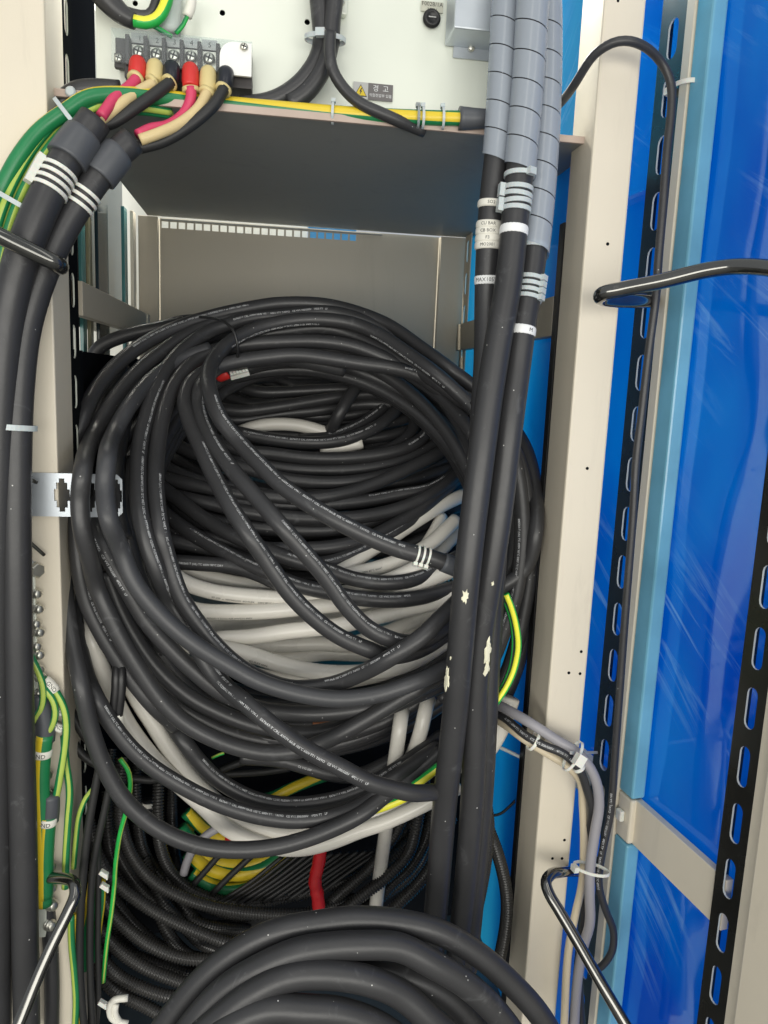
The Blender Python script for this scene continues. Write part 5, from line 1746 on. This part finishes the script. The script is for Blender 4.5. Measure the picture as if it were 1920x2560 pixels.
# boots, tags and earth cables on the bar
wire('green earth wire looping left from the ground bar, upper', 'S 74,1635 96,1679 108,1722 103,1769 75,1812', -0.025, 0.0042, (GRN, LIME), (-1, 0, 1), sides=14, phi=(0.8, -0.6))
w2, p2 = wire('green earth wire looping left from the ground bar, lower', 'S 104,1712 132,1750 138,1788 120,1830 75,1855', -0.022, 0.0042, (GRN, LIME), (-1, 0, 1), sides=14, phi=(0.7, -0.7))
w3, p3 = wire('green earth wire with white GND sleeve running down the left post', 'S 108,1696 134,1722 158,1764 166,1806 163,1860 150,1940 138,2000 128,2030', -0.016, 0.0046, (GRN, LIME), (-1, 0, 1), sides=14, phi=(0.6, -0.7))
s_ = sleeve(p3, p3.near(124, 1708), 0.0066, 0.020, SLEEVE, w3, None)
print_on(p3, 0.0069, p3.near(118, 1702), 'GND', 0.0065, 0.0, INKK, w3)
wire('green earth wire straight down the left post', 'S 160,1840 164,1900 174,1975 170,2050 165,2140 163,2220', -0.006, 0.0046, (GRN, LIME), (0, 1), sides=14, phi=(-0.4, 0.5))
for lab, x, y in (('white GND tag on the left post, upper', 144, 1777), ('white GND tag on the left post, lower', 143, 1819)):
    pth = Path([P(x - 18, y - 8, -0.012), P(x + 14, y + 4, -0.012)], 0.003)
    o = tube('wire_tag', pth, 0.0055, SLEEVE, None, 12)
    tag(o, lab, 'tag')
    print_on(pth, 0.0055, pth.L * 0.45, 'ND', 0.0062, 0.0, INKK, o)
for lab, sp, tg, bt0 in (('fat yellow and green earth cable on the ground bar, upper', 'S 112,1835 106,1880 102,1950 104,2030 108,2120 110,2260', (108, 1876), 'S 96,1735 106,1780 112,1815 110,1850'),
                         ('fat yellow and green earth cable on the ground bar, lower', 'S 120,2040 116,2080 112,2150 112,2240', (115, 2056), 'S 126,1985 124,2020 120,2050')):
    o, pp = wire(lab, sp, -0.020, 0.0105, (GRN, YEL), (-3, -2, -1, 0, 1, 2), sides=24, phi=(1.05, 1.05))
    tube('black_boot', Path(path(bt0, 'c', -0.016), 0.004), 0.0125, SHRINK, o, 16, taper=lambda t: 0.9 + 0.15 * t)
    sleeve(pp, pp.near(*tg), 0.0112, 0.010, SLEEVE, o, 'GND', 0.0075, 0.4)

# ------------------------------------------------------------------ cables on the door side, right
dc, dp = cable('slim black cable looping over the right post and down the door rail',
      'S 1330,330,0.12 1382,278,0.06 1412,245,0.03 1438,209,0.0 1484,139,-0.03 1530,108,-0.045 1568,102,-0.05 1614,118,-0.045 1656,160,-0.035 1677,206,-0.035 1678,278,-0.035 1668,371,-0.035 1658,510,-0.035 1646,650,-0.035 1640,740,-0.035 1622,878,-0.03 1606,1018,-0.03 1590,1157,-0.03 1582,1296,-0.03 1566,1500,-0.028 1547,1760,-0.028 1536,1910,-0.028 1526,2035,-0.03 1505,2135,-0.03 1497,2210,-0.03 1514,2275,-0.03 1533,2325,-0.03 1531,2375,-0.03 1505,2415,-0.02 1480,2430,-0.01',
      'c', 0.0, 0.0052, BLK, [(TXT_B[30:] + '   TAIYO 2POS AGOC 4MOS', 1530, 1985, 0.3, False)], group='cables along the door')
c, t, n, b = dp.frame(dp.near(1679, 215))
tag(band('cable_tie', PD(1712, 216, 0.0), Vector((0, 0, 1)), DN, 0.014, 0.021, 0.0056, 0.0012, NYLON, None, 1.2 if DN.cross(DU).z < 0 else -1.2, 36, 1.7), 'white tie strapping the slim black cable to the door stile', 'cable tie')
cable('thick grey cable bending from the cabinet down beside the door', 'H 300,0,0.05 360,30,0.02 480,100,-0.02 600,178,-0.03 720,255,-0.04 795,370,-0.045 815,500,-0.045 795,640,-0.045 772,800,-0.045 768,950,-0.045 770,1090,-0.045 735,1220,-0.03 705,1400,-0.02 690,1640,-0.02',
      'c', 0.0, 0.0070, GRYD, None, 'grey_cable', 'cable', 'cables along the door')
cable('black printed cable beside the thick grey one', 'H 290,40,0.06 350,75,0.03 450,158,-0.015 540,208,-0.03 640,250,-0.04 715,325,-0.045 755,430,-0.04 778,520,-0.035 765,640,-0.02 755,750,-0.015 750,900,-0.015 740,1080,-0.012 715,1300,-0.01 730,1640,-0.01',
      'c', 0.0, 0.0058, BLK, [(TXT_B[20:], 1270, 1798, 0.0, False)], group='cables along the door')
cable('beige cable under the black and grey ones', 'H 290,70,0.06 345,105,0.03 450,182,-0.012 560,250,-0.022 660,312,-0.03 720,380,-0.03 735,520,-0.02 740,700,-0.02 730,900,-0.02 695,1060,-0.02 660,1250,-0.02 640,1640,-0.02',
      'c', 0.0, 0.0056, BEI, None, 'beige_cable', 'cable', 'cables along the door')


def tie_at(label, px, py, Y, axis, ra, rb, w, head, mt=NYLON, hs=1.2):
    a = axis.normalized()
    c = P(px, py, Y)
    n = (CAM - c)
    n = (n - a * n.dot(a)).normalized()
    return tag(band('cable_tie', c, a, n, ra, rb, w, 0.0013, mt, None, head, 36, hs), label, 'cable tie')


dirv = P(1330, 1850, -0.02) - P(1300, 1832, -0.02)
tie_at('white tie round black and beige cables before the right post', 1333, 1852, -0.02, dirv, 0.009, 0.0125, 0.0045, None)
tie_at('white tie round the black cable after the bend', 1447, 1919, -0.045, P(1460, 1940, -0.04) - P(1435, 1900, -0.04), 0.0065, 0.0068, 0.005, None)
o = tie_at('white tie with a square head holding the three cables to the rail', 1432, 1890, -0.045, P(1445, 1900, -0.04) - P(1415, 1880, -0.04), 0.012, 0.021, 0.004, 0.0, NYLON, 2.4)
box('tie_tail', 0, 1, -0.002, 0.002, -0.0007, 0.0007, NYLON, o, 0, frame_mtx(P(1425, 1882, -0.06), PD(1495, 1881, -0.002) - P(1425, 1882, -0.06), Vector((0, 0, 1)), Vector((0, -1, 0))))
tie_at('white tie round the cables next to the lower hook', 1478, 2172, -0.04, Vector((0.05, 0, 1)), 0.012, 0.0235, 0.0042, -0.9, NYLON, 1.6)
